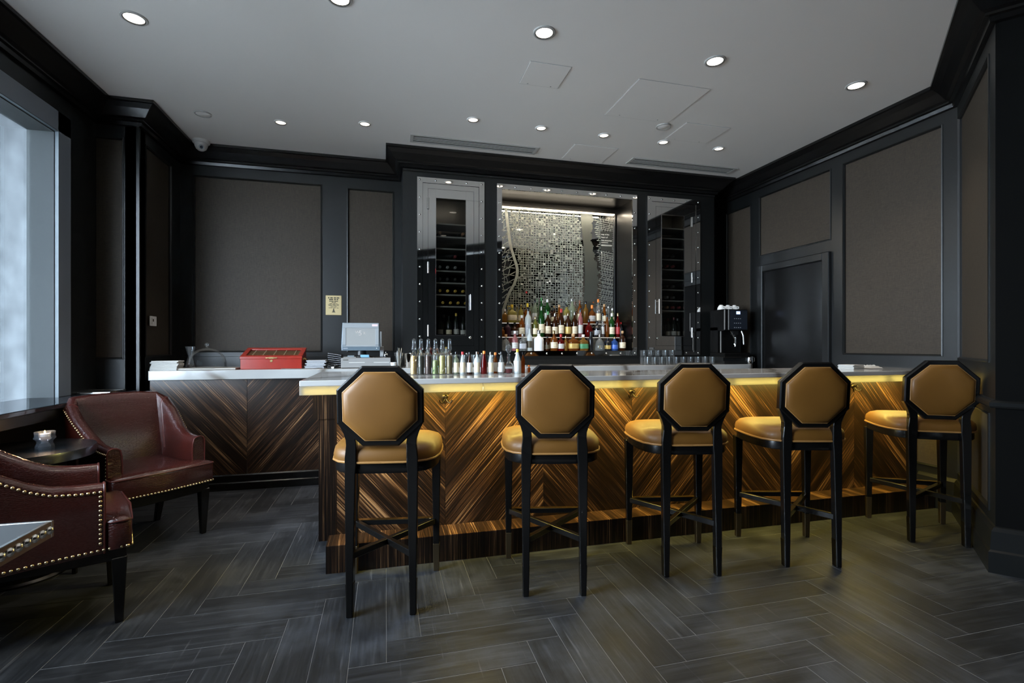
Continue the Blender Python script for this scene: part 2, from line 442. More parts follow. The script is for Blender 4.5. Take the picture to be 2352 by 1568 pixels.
M['edge'] = pm('window_edge_metal', (.12, .15, .17), .5)
M['tan'] = leather_mat('tan_leather', (.118, .050, .0080), (.155, .068, .0115), 260, .10, .50, .06)
M['piping'] = pm('tan_piping', (.30, .15, .045), .4)
M['oxblood'] = leather_mat('oxblood_crocodile_leather', (.050, .0085, .006), (.020, .005, .004), 85, .42, .24)
M['oxpipe'] = pm('oxblood_piping', (.06, .012, .010), .3)
M['lens'] = emis('lamp_lens', (1.0, .93, .82), 9.0)
M['lens_small'] = emis('small_lamp_lens', (1.0, .90, .75), 3.0)
M['ledwhite'] = emis('led_white', (1.0, .88, .68), 3.0)
M['ledgold'] = emis('led_gold', (1.0, .70, .12), 2.5)
M['flame'] = emis('flame', (1.0, .62, .28), 6.0)
M['display'] = emis('machine_display', (.45, .6, 1.0), 2.2)
M['screen'] = pm('terminal_screen', (.20, .21, .21), .25, emit=(.52, .56, .58), es=.30)
M['screentext'] = emis('screen_letters', (.85, .9, .95), .75)
M['redled'] = emis('red_indicator', (1, .05, .05), 1.5)
# ================================================================ room shell
POLY = [(-2.25, -1.9), (-2.25, 4.66), (-1.95, 4.66), (-1.95, 5.49), (.17, 5.49), (.17, 5.05), (3.775, 5.05), (3.775, 5.49), (4.137, 5.49),
        (4.137, 2.728), (3.269, 1.969), (3.87, 1.28), (3.04, .56), (2.44, 1.25), (-.4, -1.237), (-.4, -1.9)]
def nrm(a, b):
    d = Vector((b[0] - a[0], b[1] - a[1])).normalized(); return Vector((d.y, -d.x))
def sweep(path, prof, closed):
    """profile of (offset into the room, z) swept along a clockwise path"""
    mb = MB(); n = len(path); rings = []
    for i in range(n):
        ns = []
        if closed or i > 0: ns.append(nrm(path[i - 1], path[i]))
        if closed or i < n - 1: ns.append(nrm(path[i], path[(i + 1) % n]))
        m = ns[0] if len(ns) == 1 else (ns[0] + ns[1]) / (1 + ns[0].dot(ns[1]))
        rings.append([(path[i][0] + m.x * d, path[i][1] + m.y * d, z) for d, z in prof])
    if closed: rings.append(rings[0])
    return mb.loft(rings, not closed, not closed)
def struct(o, label):
    o['kind'] = 'structure'; o['label'] = label; return o

def wall(name, p0, p1, panels, label, z0=0.0, z1=CEIL, t=.022, thick=.10, bead=True, ext=(0, 0)):
    p0, p1 = Vector(p0), Vector(p1); d = (p1 - p0).normalized(); L = (p1 - p0).length; n = nrm(p0, p1)
    def P(s, z, o): q = p0 + d * s + n * o; return (q.x, q.y, z)
    mb = MB()
    xs = sorted({-ext[0], L + ext[1]} | {a for q in panels for a in q[:2]}); zs = sorted({z0, z1} | {a for q in panels for a in q[2:4]})
    def inp(s, z): return any(a < s < b and c < z < e for a, b, c, e in panels)
    for i in range(len(xs) - 1):
        for j in range(len(zs) - 1):
            a, b, c, e = xs[i], xs[i + 1], zs[j], zs[j + 1]
            if inp((a + b) / 2, (c + e) / 2): continue
            mb.quad(P(a, c, 0), P(b, c, 0), P(b, e, 0), P(a, e, 0))
    for a, b, c, e in panels:
        for q in (((a, c), (b, c)), ((b, c), (b, e)), ((b, e), (a, e)), ((a, e), (a, c))):
            (s1, zz1), (s2, zz2) = q
            mb.quad(P(s1, zz1, 0), P(s2, zz2, 0), P(s2, zz2, -t), P(s1, zz1, -t))
    a, b = -ext[0], L + ext[1]
    k = mb.add([P(a, z0, -t), P(b, z0, -t), P(b, z0, -thick), P(a, z0, -thick), P(a, z1, -t), P(b, z1, -t), P(b, z1, -thick), P(a, z1, -thick)])
    for q in ((0, 3, 2, 1), (4, 5, 6, 7), (0, 1, 5, 4), (1, 2, 6, 5), (2, 3, 7, 6), (3, 0, 4, 7)): mb.face([k + i for i in q])
    w = mb.build(name, M['black'], recalc=False); struct(w, label)
    for a, b, c, e in panels:
        f = MB(); g = .004
        f.quad(P(a + g, c + g, -t + .006), P(b - g, c + g, -t + .006), P(b - g, e - g, -t + .006), P(a + g, e - g, -t + .006))
        f.quad(P(a + g, c + g, -t), P(b - g, c + g, -t), P(b - g, e - g, -t), P(a + g, e - g, -t))
        for (s1, y1), (s2, y2) in (((a, c), (b, c)), ((b, c), (b, e)), ((b, e), (a, e)), ((a, e), (a, c))):
            f.quad(P(s1, y1, -t), P(s2, y2, -t), P(s2, y2, -t + .006), P(s1, y1, -t + .006))
        f.build('fabric_panel', M['fabric'], w, recalc=False)
        if bead:
            r = MB(); wd = .016
            pr = [(0, -t + .006), (0, .006), (wd * .5, .008), (wd, -.004), (wd, -t + .006)]
            rings = []
            for (s, z, ds, dz) in ((a, c, 1, 1), (b, c, -1, 1), (b, e, -1, -1), (a, e, 1, -1), (a, c, 1, 1)):
                rings.append([P(s + ds * u, z + dz * u, o) for u, o in pr])
            r.loft(rings, False, False).build('panel_bead', M['black'], w)
    return w

def wall_m(*k):
    w = wall(*k); w.data.materials.clear(); w.data.materials.append(M['matte']); return w
# floor: pale joints under single dark planks
fl = MB().box(-2.9, 4.5, -2.3, 5.8, -.12, -.0012).build('floor', M['floorbase'])
struct(fl, 'dark oak floor laid in a herringbone of wide worn planks')
PW, PL, GAP = .1440, .7200,   .0020
OX, OY = 1.156, 1.715
def plank_mesh(nm):
    return MB().box(-PL/2 + GAP/2, PL/2 - GAP/2, -PW/2 + GAP/2, PW/2 - GAP/2, -.02, 0).build(nm, M['plank'], fl, bevel=.0008)
first = None; nplanks = 0
def want(x, y):
    d = x * _s + y * _c
    if d < 1.2 or not (-2.6 < x < 4.3): return False
    lat = (x * _c - y * _s) / d
    if abs(lat) > 1.04 + .45 / d or y > 4.95: return False
    if d < 1.45: return False
    if x > .1 and y > 3.35: return False
    if x > 3.3 and y < 1.9: return False
    if x > -.1 and y > 3.3: return False
    if y < x * .8739 - .95: return False
    if x < -2.1: return False
    return True
for k in range(-45, 46):
    for m_ in range(-6, 7):
        hx, hy = OX + k * PW + m_ * PL, OY + k * PW - m_ * PL
        for kind in (0, 1):
            cx_, cy_ = (hx + PL/2, hy + PW/2) if kind == 0 else (hx + PW/2, hy + PW + PL/2)
            if not want(cx_, cy_): continue
            if first is None: first = o = plank_mesh('plank')
            else: o = put('plank', first, fl)
            o.location = (cx_, cy_, R.uniform(-.0004, .0004)); o.rotation_euler = (R.uniform(-.0006, .0006), R.uniform(-.0006, .0006), (0 if kind == 0 else PI/2) + (PI if R.random() < .5 else 0))
            nplanks += 1
print('planks', nplanks)

# ceiling with sunk access panels drawn as real joints
ce = MB().box(-2.6, 4.6, -2.3, 5.8, CEIL, CEIL + .1).build('ceiling', M['ceiling'])
struct(ce, 'plain pale grey plaster ceiling over the whole bar room')
def access(x0, x1, y0, y1, label):
    t = empty('access_panel', ((x0 + x1)/2, (y0 + y1)/2, CEIL), label, 'hatch', 'flush hatches in the ceiling')
    w, h = (x1 - x0)/2, (y1 - y0)/2
    MB().box(-w, w, -h, h, -.004, 0).build('panel', M['ceiling'], t, bevel=.001)
    f = MB(); g = .004
    for b in ((-w-g, w+g, -h-g, -h), (-w-g, w+g, h, h+g), (-w-g, -w, -h, h), (w, w+g, -h, h)): f.box(*b, -.0022, 0)
    f.build('joint', M['ceiltrim'], t)
    for sx in (-.6, .6): MB().lathe([(.006, -.0052), (.006, -.004)], 8, (sx * w, h * .9, 0)).build('catch', M['ceiltrim'], t)
access(.965, 1.264, 3.236, 3.527, 'small square flush hatch in the ceiling between the front downlights')
access(1.798, 2.396, 3.251, 3.83, 'large square flush hatch in the middle of the ceiling')
access(2.555, 2.996, 3.787, 4.13, 'low hatch in the ceiling behind the large hatch')
access(1.78, 2.235, 4.46, 4.84, 'flush hatch in the ceiling between the two air grilles')
def grille(x0, x1, y0, y1, label):
    t = empty('air_grille', ((x0 + x1)/2, (y0 + y1)/2, CEIL), label, 'vent', 'slot grilles in the ceiling')
    w, h = (x1 - x0)/2, (y1 - y0)/2
    MB().box(-w + .02, w - .02, -h + .02, h - .02, -.003, 0).build('backing', M['dark'], t)
    f = MB()
    for b in ((-w, w, -h, -h + .022), (-w, w, h - .022, h), (-w, -w + .03, -h + .022, h - .022), (w - .03, w, -h + .022, h - .022)): f.box(*b, -.008, 0)
    f.build('frame', M['ceiltrim'], t, bevel=.001)
    n = 4
    s0 = None
    for i in range(n - 1):
        yy = -h + .022 + (2*h - .044) * (i + 1) / n
        if s0 is None: s0 = MB().box(-w + .03, w - .03, -.008, .008, -.007, -.001).build('slat', M['ceiltrim'], t, loc=(0, yy, 0))
        else: put('slat', s0, t, (0, yy, 0))
grille(.225, 1.47, 4.625, 4.80, 'long white slot grille in the ceiling above the left wine cabinet')
grille(2.49, 3.76, 4.625, 4.80, 'long white slot grille in the ceiling above the right wine cabinet')
def downlight(x, y, r, big, label, group):
    t = empty('downlight', (x, y, CEIL), label, 'light', group)
    MB().lathe([(r * .80, -.0015), (r * .86, -.008), (r, -.006), (r * 1.05, 0)], 28, caps=False).build('trim_ring', M['ceiltrim'] if big else M['ceiling'], t, smooth=40)
    MB().lathe([(r * .76, -.001), (r * .80, -.0075), (r * .86, -.0078)], 28, caps=False).build('dark_rim', M['dark'], t)
    MB().lathe([(r * .78, -.002), (r * .5, -.006), (0, -.008)], 24).build('lens', M['lens'] if big else M['lens_small'], t, smooth=60)
nm = ['first', 'second', 'third', 'fourth', 'fifth']
for i, (x, y) in enumerate(BIG):
    downlight(x, y, .068, True, 'large bright downlight, %s from the window in the near ceiling row' % nm[i], 'large downlights of the near row')
for i, (x, y) in enumerate(SMALL):
    downlight(x, y, .052, False, 'small downlight, %s from the left in the row near the wine cabinets' % ORD[i], 'small downlights of the far row')
for i, (x, y) in enumerate(REAR[:4]):
    downlight(x, y, .068, True, 'downlight out of frame, %s from the window in the row over the stools' % nm[i], 'downlights behind the camera')
for x, y, lb in ((-1.487, 4.66, 'flat round ceiling disc over the left end of the counter'), (2.399, 3.906, 'flat round ceiling disc behind the large ceiling hatch')):
    t = empty('ceiling_speaker', (x, y, CEIL), lb, 'speaker', 'round ceiling discs')
    MB().lathe([(.066, 0), (.064, -.008), (.056, -.009), (.055, -.006), (0, -.006)], 28).build('rim', M['ceiltrim'], t, smooth=40)
    MB().lathe([(.054, -.0055), (.05, -.008), (0, -.009)], 24).build('cover', M['ceiling'], t, smooth=40)
t = empty('dome_camera', (-1.70, 5.28, CEIL), 'white dome security camera in the ceiling corner above the crown moulding', 'camera')
MB().lathe([(.075, 0), (.075, -.018), (.068, -.028), (.058, -.03)], 24).build('base', M['white'], t, smooth=40)
b = MB().lathe([(.057, -.028), (.055, -.052), (.044, -.078), (.024, -.094), (0, -.099)], 20).build('housing', M['white'], t, smooth=60)
dirv = Vector((.30, -.80, -.52)).normalized(); ctr = Vector((0, 0, -.045))
MB().tube([ctr + dirv * .04, ctr + dirv * .060], .023, 16).build('lens_ring', M['pos'], b)
MB().tube([ctr + dirv * .055, ctr + dirv * .063], .013, 14).build('lens', M['tableglass'], b)

# walls
wall('wall_left', (-1.95, 4.66), (-1.95, 5.49), [(.10, .62, 1.15, 2.94)], 'black panelled return wall left of the marble counter')
wall('wall_back', (-1.95, 5.49), (.17, 5.49), [(.11, 1.309, 1.18, 2.935), (1.556, 2.041, 1.18, 2.92)], 'black back wall with two dark fabric panels above the counter')
o = MB().box(.17, 3.775, 5.49, 5.59, 0, CEIL).build('wall_back_plain', M['blackflat']); struct(o, 'hidden back wall behind the wine cabinets')
wall('wall_back_right', (3.775, 5.49), (4.137, 5.49), [], 'narrow strip of black back wall beside the right wine cabinet')
wr = wall('wall_right', (4.137, 5.49), (4.137, 2.728), [(.19, .62, 1.15, 2.90), (.745, 1.687, 2.26, 2.945), (1.812, 2.664, 1.165, 2.945), (1.90, 2.664, .30, .86)],
     'black panelled right wall with a large brown fabric panel')
wall('wall_right_angled', (4.137, 2.728), (3.269, 1.969), [(.045, 1.02, 1.15, 2.93), (.045, 1.02, .30, .86)], 'black angled wall with a tall narrow fabric panel by the right edge')
wall_m('wall_recess', (3.269, 1.969), (3.87, 1.28), [], 'plain black end of the angled wall at the right edge')
wall_m('wall_recess_back', (3.87, 1.28), (3.04, .56), [], 'black recess wall out of frame on the right')
wall_m('wall_recess_side', (3.04, .56), (2.44, 1.25), [], 'black recess side wall out of frame')
wall_m('wall_front', (2.44, 1.25), (-.4, -1.237), [], 'black wall behind the camera')
wall_m('wall_front_side', (-.4, -1.237), (-.4, -1.9), [], 'short black wall behind the camera')
wall_m('wall_front_left', (-.4, -1.9), (-2.25, -1.9), [], 'black wall beyond the lounge behind the camera')
# pilaster between the window and the counter
wall('wall_pilaster', (-2.42, 4.66), (-1.95, 4.66), [(.133, .363, 1.137, 2.937)], 'black pilaster with a narrow fabric panel beside the window')
# window wall: wainscot, head, far jamb
WX = -2.25
m = MB()
m.box(WX - .16, WX, -1.9, 4.66, 0, .855)
m.box(WX - .16, WX, -1.9, 4.66, 2.757, CEIL)
m.box(WX - .16, WX, 4.146, 4.66, .855, 2.757)
m.box(WX - .16, WX, -1.9, .75, .855, 2.757)
struct(m.build('wall_window', M['black']), 'black wall around the large window on the left')
wn = bpy.data.objects.new('window_1', None); C.objects.link(wn); wn.location = (WX, 1.5, .885)
struct(wn, 'tall window on the left looking onto a concrete wall')
def win(mb, name, mat, **k): 
    o = mb.build(name, mat, wn, **k); o.location = (-WX, -1.5, -.885); return o
m = MB(); m.box(WX - .155, WX + .003, 4.136, 4.147, .885, 2.757); m.box(WX - .155, WX + .003,   .75, 4.136, 2.745, 2.757)
win(m, 'reveal', M['reveal'])
m = MB(); m.box(WX, WX + .022, 4.146, 4.293, .885, 2.90); m.box(WX, WX + .022,   .65, 4.293, 2.757, 2.90)
win(m, 'casing', M['bluegrey'], bevel=.003)
m = MB(); m.box(WX + .002, WX + .026, 4.143, 4.147, .885, 2.76); m.box(WX + .002, WX + .026, .75, 4.147, 2.752, 2.760)
win(m, 'metal_edge', M['edge'])
for y0, y1 in ((.75, 2.35), (2.37, 4.137)):
    win(MB().box(WX - .140, WX - .132, y0, y1, .885, 2.746), 'pane', M['winglass'])
win(MB().box(WX - .155, WX - .115, 2.335, 2.385, .885, 2.746), 'mullion', M['bluegrey'])
struct(MB().box(WX, -1.985, -1.9, 4.655, .79, .855).build('trim_5', M['black'], bevel=.003), 'dark fascia under the window sill')
o = MB().box(WX - .155, -1.97, -1.9, 4.655, .8555, .885).build('trim_1', M['tableglass'], bevel=.004)
struct(o, 'deep dark glossy window sill running along the left wall')
# outside: concrete wall and pavement
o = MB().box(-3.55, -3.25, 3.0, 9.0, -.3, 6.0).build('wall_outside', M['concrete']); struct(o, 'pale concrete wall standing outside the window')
o = MB().box(-4.6, -2.42, 1.9, 9.0, 3.3, 3.5).build('added_canopy_outside', M['concrete']); struct(o, 'added unseen canopy shading the concrete wall outside the window')  # unseen slab added to keep sky light off the concrete
o = MB().box(-14, -2.7, -14, 12, -.4, -.2).build('ground_outside', M['pavement']); struct(o, 'pale concrete pavement outside the window')

# crown, baseboards, rails
CROWN = [(0, CEIL - .001), (.165, CEIL - .001), (.165, 3.176), (.150, 3.170), (.118, 3.142), (.072, 3.088), (.052, 3.078), (.052, 3.064), (.032, 3.060), (.026, 3.034), (0, 3.030)]
struct(sweep(POLY, CROWN, True).build('trim_2', M['lacquer']), 'black crown moulding around the whole ceiling')
BASE = [(0, 0), (.035, 0), (.035, .115), (.026, .125), (.020, .225), (.008, .245), (0, .25)]
struct(sweep([(4.137, 3.0), (4.137, 2.728), (3.269, 1.969), (3.87, 1.28)], BASE, False).build('baseboard_right', M['black']), 'tall stepped black baseboard at the foot of the right walls')
RAIL = [(0, .905), (.022, .905), (.030, .915), (.030, .935), (.018, .945), (0, .95)]
struct(sweep([(4.137, 5.2), (4.137, 2.728), (3.269, 1.969), (3.87, 1.28)], RAIL, False).build('trim_3', M['black']), 'black chair rail along the right walls at bar height')
# door in the right wall
dr = bpy.data.objects.new('door_1', None); C.objects.link(dr); dr.location = (4.137, 4.26, 0)
struct(dr, 'black door in the right wall behind the bar')
def dpart(mb, n, mt, **k): o = mb.build(n, mt, dr, **k); o.location = (-4.137, -4.26, 0); return o
dpart(MB().box(4.128, 4.150, 3.875, 4.66, 0, 2.075), 'door_leaf', M['lacquer'])
m = MB(); m.box(4.100, 4.137, 3.80, 3.875, 0, 2.15); m.box(4.100, 4.137, 4.66, 4.735, 0, 2.15); m.box(4.100, 4.137, 3.875, 4.66, 2.075, 2.15)
dpart(m, 'door_frame', M['black'], bevel=.006)
m = MB(); m.bar((4.105, 3.95, 1.0), (4.105, 4.07, 1.0), .014, .02); m.bar((4.13, 3.95, 1.0), (4.10, 3.95, 1.0), .016, .016)
dpart(m, 'door_handle', M['bronze'])

# light switch plate and brass plaque
t = empty('switch_plate', (-1.949, 4.895, 1.46), 'white light switch plate on the return wall left of the counter', 'switch')
MB().box(0, .007, -.06, .06, -.042, .042).build('plate', M['white'], t, bevel=.002)
MB().box(.007, .009, -.014, .004, -.004, .018).build('switch_key', M['ink'], t)
MB().box(.007, .0085, -.04, -.022, -.03, .03).build('rocker', M['paper'], t)
t = empty('wall_plaque', (-.5265, 5.489, 1.672), 'small brass notice plaque on the black stile above the till', 'sign')
MB().box(-.080, .080, -.008, 0, -.104, .104).build('frame', M['plaque'], t, bevel=.004)
pl = MB().box(-.068, .068, -.0095, -.008, -.092, .092).build('plate', M['plaque'], t)
m = MB()
rows = [(.078, .013, 120, (-.055, -.042, -.034, -.008, .002, .024, .030, .056)), (.060, .012, 96, (-.045, -.005, .004, .024, .030, .046)), (.042, .008, 92, (-.045, .0, .006, .044)),
        (.031, .007, 40, (-.02, .0, .004, .022)), (.017, .006, 80, (-.04, -.012, -.006, .02, .026, .036)), (.007, .006, 110, (-.052, -.02, -.014, .02, .026, .052)),
        (-.004, .005, 110, (-.05, -.01, -.005, .03, .035, .05)), (-.016, .005, 60, (-.03, .0, .004, .03)), (-.028, .005, 100, (-.05, -.01, -.004, .022, .03, .05))]
for z, h, _, xs in rows:
    for a, b_ in zip(xs[::2], xs[1::2]): m.box(a, b_, -.0102, -.0095, z - h/2, z + h/2)
m.build('worn_lettering', M['ink'], pl)
m = MB(); m.prism([(-.02, -.075), (-.012, -.068), (-.004, -.038), (0, -.030), (.004, -.038), (.012, -.068), (.02, -.075)], 'xz', -.0103, -.0095)
m.build('emblem', M['ink'], pl)
# ================================================================ bar, counter, cabinets
def wb(mb, name, mat, parent, **k):
    """part modelled in room coordinates under an unrotated thing"""
    o = mb.build(name, mat, parent, **k); o.location = -Vector(parent.location); return o
TH = math.radians(49)
def veneer_uv(sgn, ox=0.0):
    g = Vector((cos(TH), sin(TH) * sgn)); p = Vector((-g.y, g.x))
    def f(v, q): 
        w = Vector((v[0] + ox, v[2])); return (w.dot(p) + ox, w.dot(g))
    return f
def straight_uv(axis):
    def f(v, q): return (v[0] + .13, v[1] * 1.0 + v[2]) if axis == 'x' else (v[1] + v[0], v[2])
    return f

BH = 1.067
bar = empty('bar', (1.93, 3.15, 0), 'long bar clad in striped chevron veneer with a low wooden foot step', 'bar')
seams = [-.274 + .63 * i for i in range(8)]; seams[-1] = 4.126
for i in range(7):
    wb(MB().box(seams[i] + .0008, seams[i + 1] - .0008, 3.02, 3.036, .150, .992, veneer_uv(-1 if i % 2 == 0 else 1, 2.3 * (i // 2) * 0 + .0)), 'veneer_panel', M['veneer'], bar)
wb(MB().box(-.272, 4.12, 3.036, 3.30, .02, .99), 'carcass', M['dark'], bar)
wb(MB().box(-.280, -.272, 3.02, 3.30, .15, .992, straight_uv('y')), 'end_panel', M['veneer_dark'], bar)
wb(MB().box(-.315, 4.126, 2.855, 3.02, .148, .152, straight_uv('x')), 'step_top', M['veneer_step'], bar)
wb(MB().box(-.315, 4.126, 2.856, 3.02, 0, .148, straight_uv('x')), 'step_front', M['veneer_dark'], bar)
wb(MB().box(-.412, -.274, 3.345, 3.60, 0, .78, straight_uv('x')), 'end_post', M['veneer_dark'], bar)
wb(MB().box(-.445, -.262, 3.335, 3.62, .78, .992, straight_uv('x')), 'post_head', M['veneer_dark'], bar)
def hook(x):
    h = MB(); z = .925; y = 3.02
    h.lathe([(.019, 0), (.019, -.004), (.012, -.008), (0, -.009)], 14, (x, y, z + .012), 'y')
    h.lathe([(.008, 0), (.009, -.02), (.006, -.03)], 10, (x, y - .004, z + .012), 'y')
    h.lathe([(0, -.044), (.008, -.040), (.011, -.033), (.008, -.026), (0, -.022)], 10, (x, y - .002, z + .014), 'y')
    for s in (-1, 1):
        pts = [(x + s * .004, y - .006, z + .004), (x + s * .010, y - .014, z - .014), (x + s * .022, y - .024, z - .024), (x + s * .033, y - .032, z - .020), (x + s * .038, y - .036, z - .006)]
        h.tube(pts, [.005, .005, .0045, .004, .0045], 8)
    wb(h, 'coat_hook', M['bronze'], bar, smooth=50)
for x in (.355, 1.612, 3.495): hook(x)
bt = empty('marble_worktop', (1.86, 3.02, BH), 'white veined marble bar top with an edge glowing yellow underneath', 'countertop')
cuts = [-.43, .535, 1.70, 2.75, 4.126]
wb(MB().box(-.43, 4.126, 2.73, 3.62 if False else 3.30, 1.037, BH), 'slab', M['marble'], bt, bevel=.003)
wb(MB().box(-.43, -.20, 3.30, 3.64, 1.037, BH), 'end_slab', M['marble'], bt)
for i in range(4):
    wb(MB().box(cuts[i] + (.0008 if i else 0), cuts[i + 1] - .0008, 2.731, 2.746, .992, 1.0365), 'marble_edge', M['marble_glow'], bt)
wb(MB().box(-.43, -.415, 2.746, 3.64, .992, 1.0365), 'marble_edge', M['marble_glow'], bt)
wb(MB().box(-.40, 4.12, 2.7465, 2.79, .990, .993), 'added_led_baffle', M['darkmetal'], bt)  # added lip that stops the edge LEDs spilling onto the floor
wb(MB().box(-.40, 4.12, 3.0, 3.30, .995, 1.037), 'underside_batten', M['black'], bt)
wb(MB().box(-.40, 4.12, 2.86, 2.885, 1.027, 1.037), 'led_strip', M['ledgold'], bt)

# long back counter
CH = 1.04
bc = empty('back_counter', (1.05, 5.07, 0), 'long counter against the back wall, its front in mitred striped veneer', 'counter')
xs = [-1.90 + .735 * i for i in range(9)]; xs[-1] = 3.975
for i in range(8):
    wb(MB().box(xs[i] + .0015, xs[i + 1] - .0015, 4.72, 4.738, .135, .955, veneer_uv(-1 if i % 2 == 0 else 1, .37 * 1)), 'veneer_panel', M['veneer'], bc)
wb(MB().box(-1.90, 3.975, 4.738, 5.46, .01, .955), 'carcass', M['dark'], bc)
m = MB(); m.prism([(4.705, 0), (4.705, .062), (4.712, .070), (4.712, .125), (4.72, .135), (4.738, .135), (4.738, 0)], 'yz', -1.90, 3.975)
wb(m, 'plinth', M['lacquer'], bc)
ct = empty('counter_top', (1.05, 5.07, CH), 'thick white marble top on the long back counter', 'countertop')
m = MB(); m.prism([(-1.885, 4.655), (3.955, 4.655), (3.985, 4.667), (4.0, 4.695), (4.0, 5.46), (-1.885, 5.46)], 'xy', CH - .079, CH)
wb(m, 'slab', M['marble'], ct, bevel=.003)
struct(MB().box(-1.93, .17, 5.462, 5.49, CH - .02, CH + .10).build('trim_4', M['black'], bevel=.002), 'low black upstand at the back of the marble counter')

# back bar cabinet surround
cab = empty('back_bar_cabinet', (1.97, 5.27, CH), 'tall black cabinet surround framing the mirror and wine cabinets', 'cabinet')
FY = 5.05
def face_plate(mb, x0, x1, z0, z1, holes, y0, y1):
    X = sorted({x0, x1} | {h[0] for h in holes} | {h[1] for h in holes}); Z = sorted({z0, z1} | {h[2] for h in holes} | {h[3] for h in holes})
    for i in range(len(X) - 1):
        for j in range(len(Z) - 1):
            cx_, cz_ = (X[i] + X[i + 1])/2, (Z[j] + Z[j + 1])/2
            if any(h[0] < cx_ < h[1] and h[2] < cz_ < h[3] for h in holes): continue
            mb.quad((X[i], y0, Z[j]), (X[i + 1], y0, Z[j]), (X[i + 1], y0, Z[j + 1]), (X[i], y0, Z[j + 1]))
    for a, b, c, d in holes:
        for (p, q) in (((a, c), (b, c)), ((b, c), (b, d)), ((b, d), (a, d)), ((a, d), (a, c))):
            mb.quad((p[0], y0, p[1]), (q[0], y0, q[1]), (q[0], y1, q[1]), (p[0], y1, p[1]))
ZB, ZT = 1.137, 2.951
LX, NX, RX = (.311, 1.0), (1.135, 2.758), (2.89, 3.578)
m = MB()
face_plate(m, .17, 3.775, CH + .002, CEIL - .002, [(LX[0], LX[1], ZB, ZT), (NX[0], NX[1], ZB, ZT), (RX[0], RX[1], ZB, ZT)], FY, FY + .04)
m.quad((.17, FY, CH + .002), (.17, 5.485, CH + .002), (.17, 5.485, CEIL - .002), (.17, FY, CEIL - .002))
m.quad((3.775, FY, CH + .002), (3.775, 5.485, CH + .002), (3.775, 5.485, CEIL - .002), (3.775, FY, CEIL - .002))
wb(m, 'carcass', M['black'], cab, recalc=False)
m = MB()
for a, b in ((.17, 1.07), (1.07, 2.824), (2.824, 3.775)):
    m.box(a + .001, b - .001, FY - .010, FY, CH + .002, CH + .06)
wb(m, 'plinth', M['black'], cab)
for zz in (3.0,):
    wb(MB().prism([(FY, zz), (FY - .014, zz + .006), (FY - .014, zz + .022), (FY, zz + .030)], 'yz', .17, 3.775), 'frieze_bead', M['black'], cab)

rv_src = []
def rivet(parent, x, y, z):
    if not rv_src:
        o = MB().lathe([(.0105, 0), (.0100, -.003), (.0075, -.0062), (.004, -.0078), (0, -.0083)], 10, axis='y').build('rivet', M['chrome'], parent, smooth=70)
        rv_src.append(o); o.location = Vector((x, y, z)) - Vector(parent.location)
    else:
        put('rivet', rv_src[0], parent, Vector((x, y, z)) - Vector(parent.location))
def frame_ring(mb, x0, x1, z0, z1, w, y0, y1, wb_=None):
    w2 = w if wb_ is None else wb_
    mb.box(x0, x0 + w, y0, y1, z0, z1); mb.box(x1 - w, x1, y0, y1, z0, z1)
    mb.box(x0 + w + .0006, x1 - w - .0006, y0, y1, z1 - w, z1); mb.box(x0 + w + .0006, x1 - w - .0006, y0, y1, z0, z0 + w2)

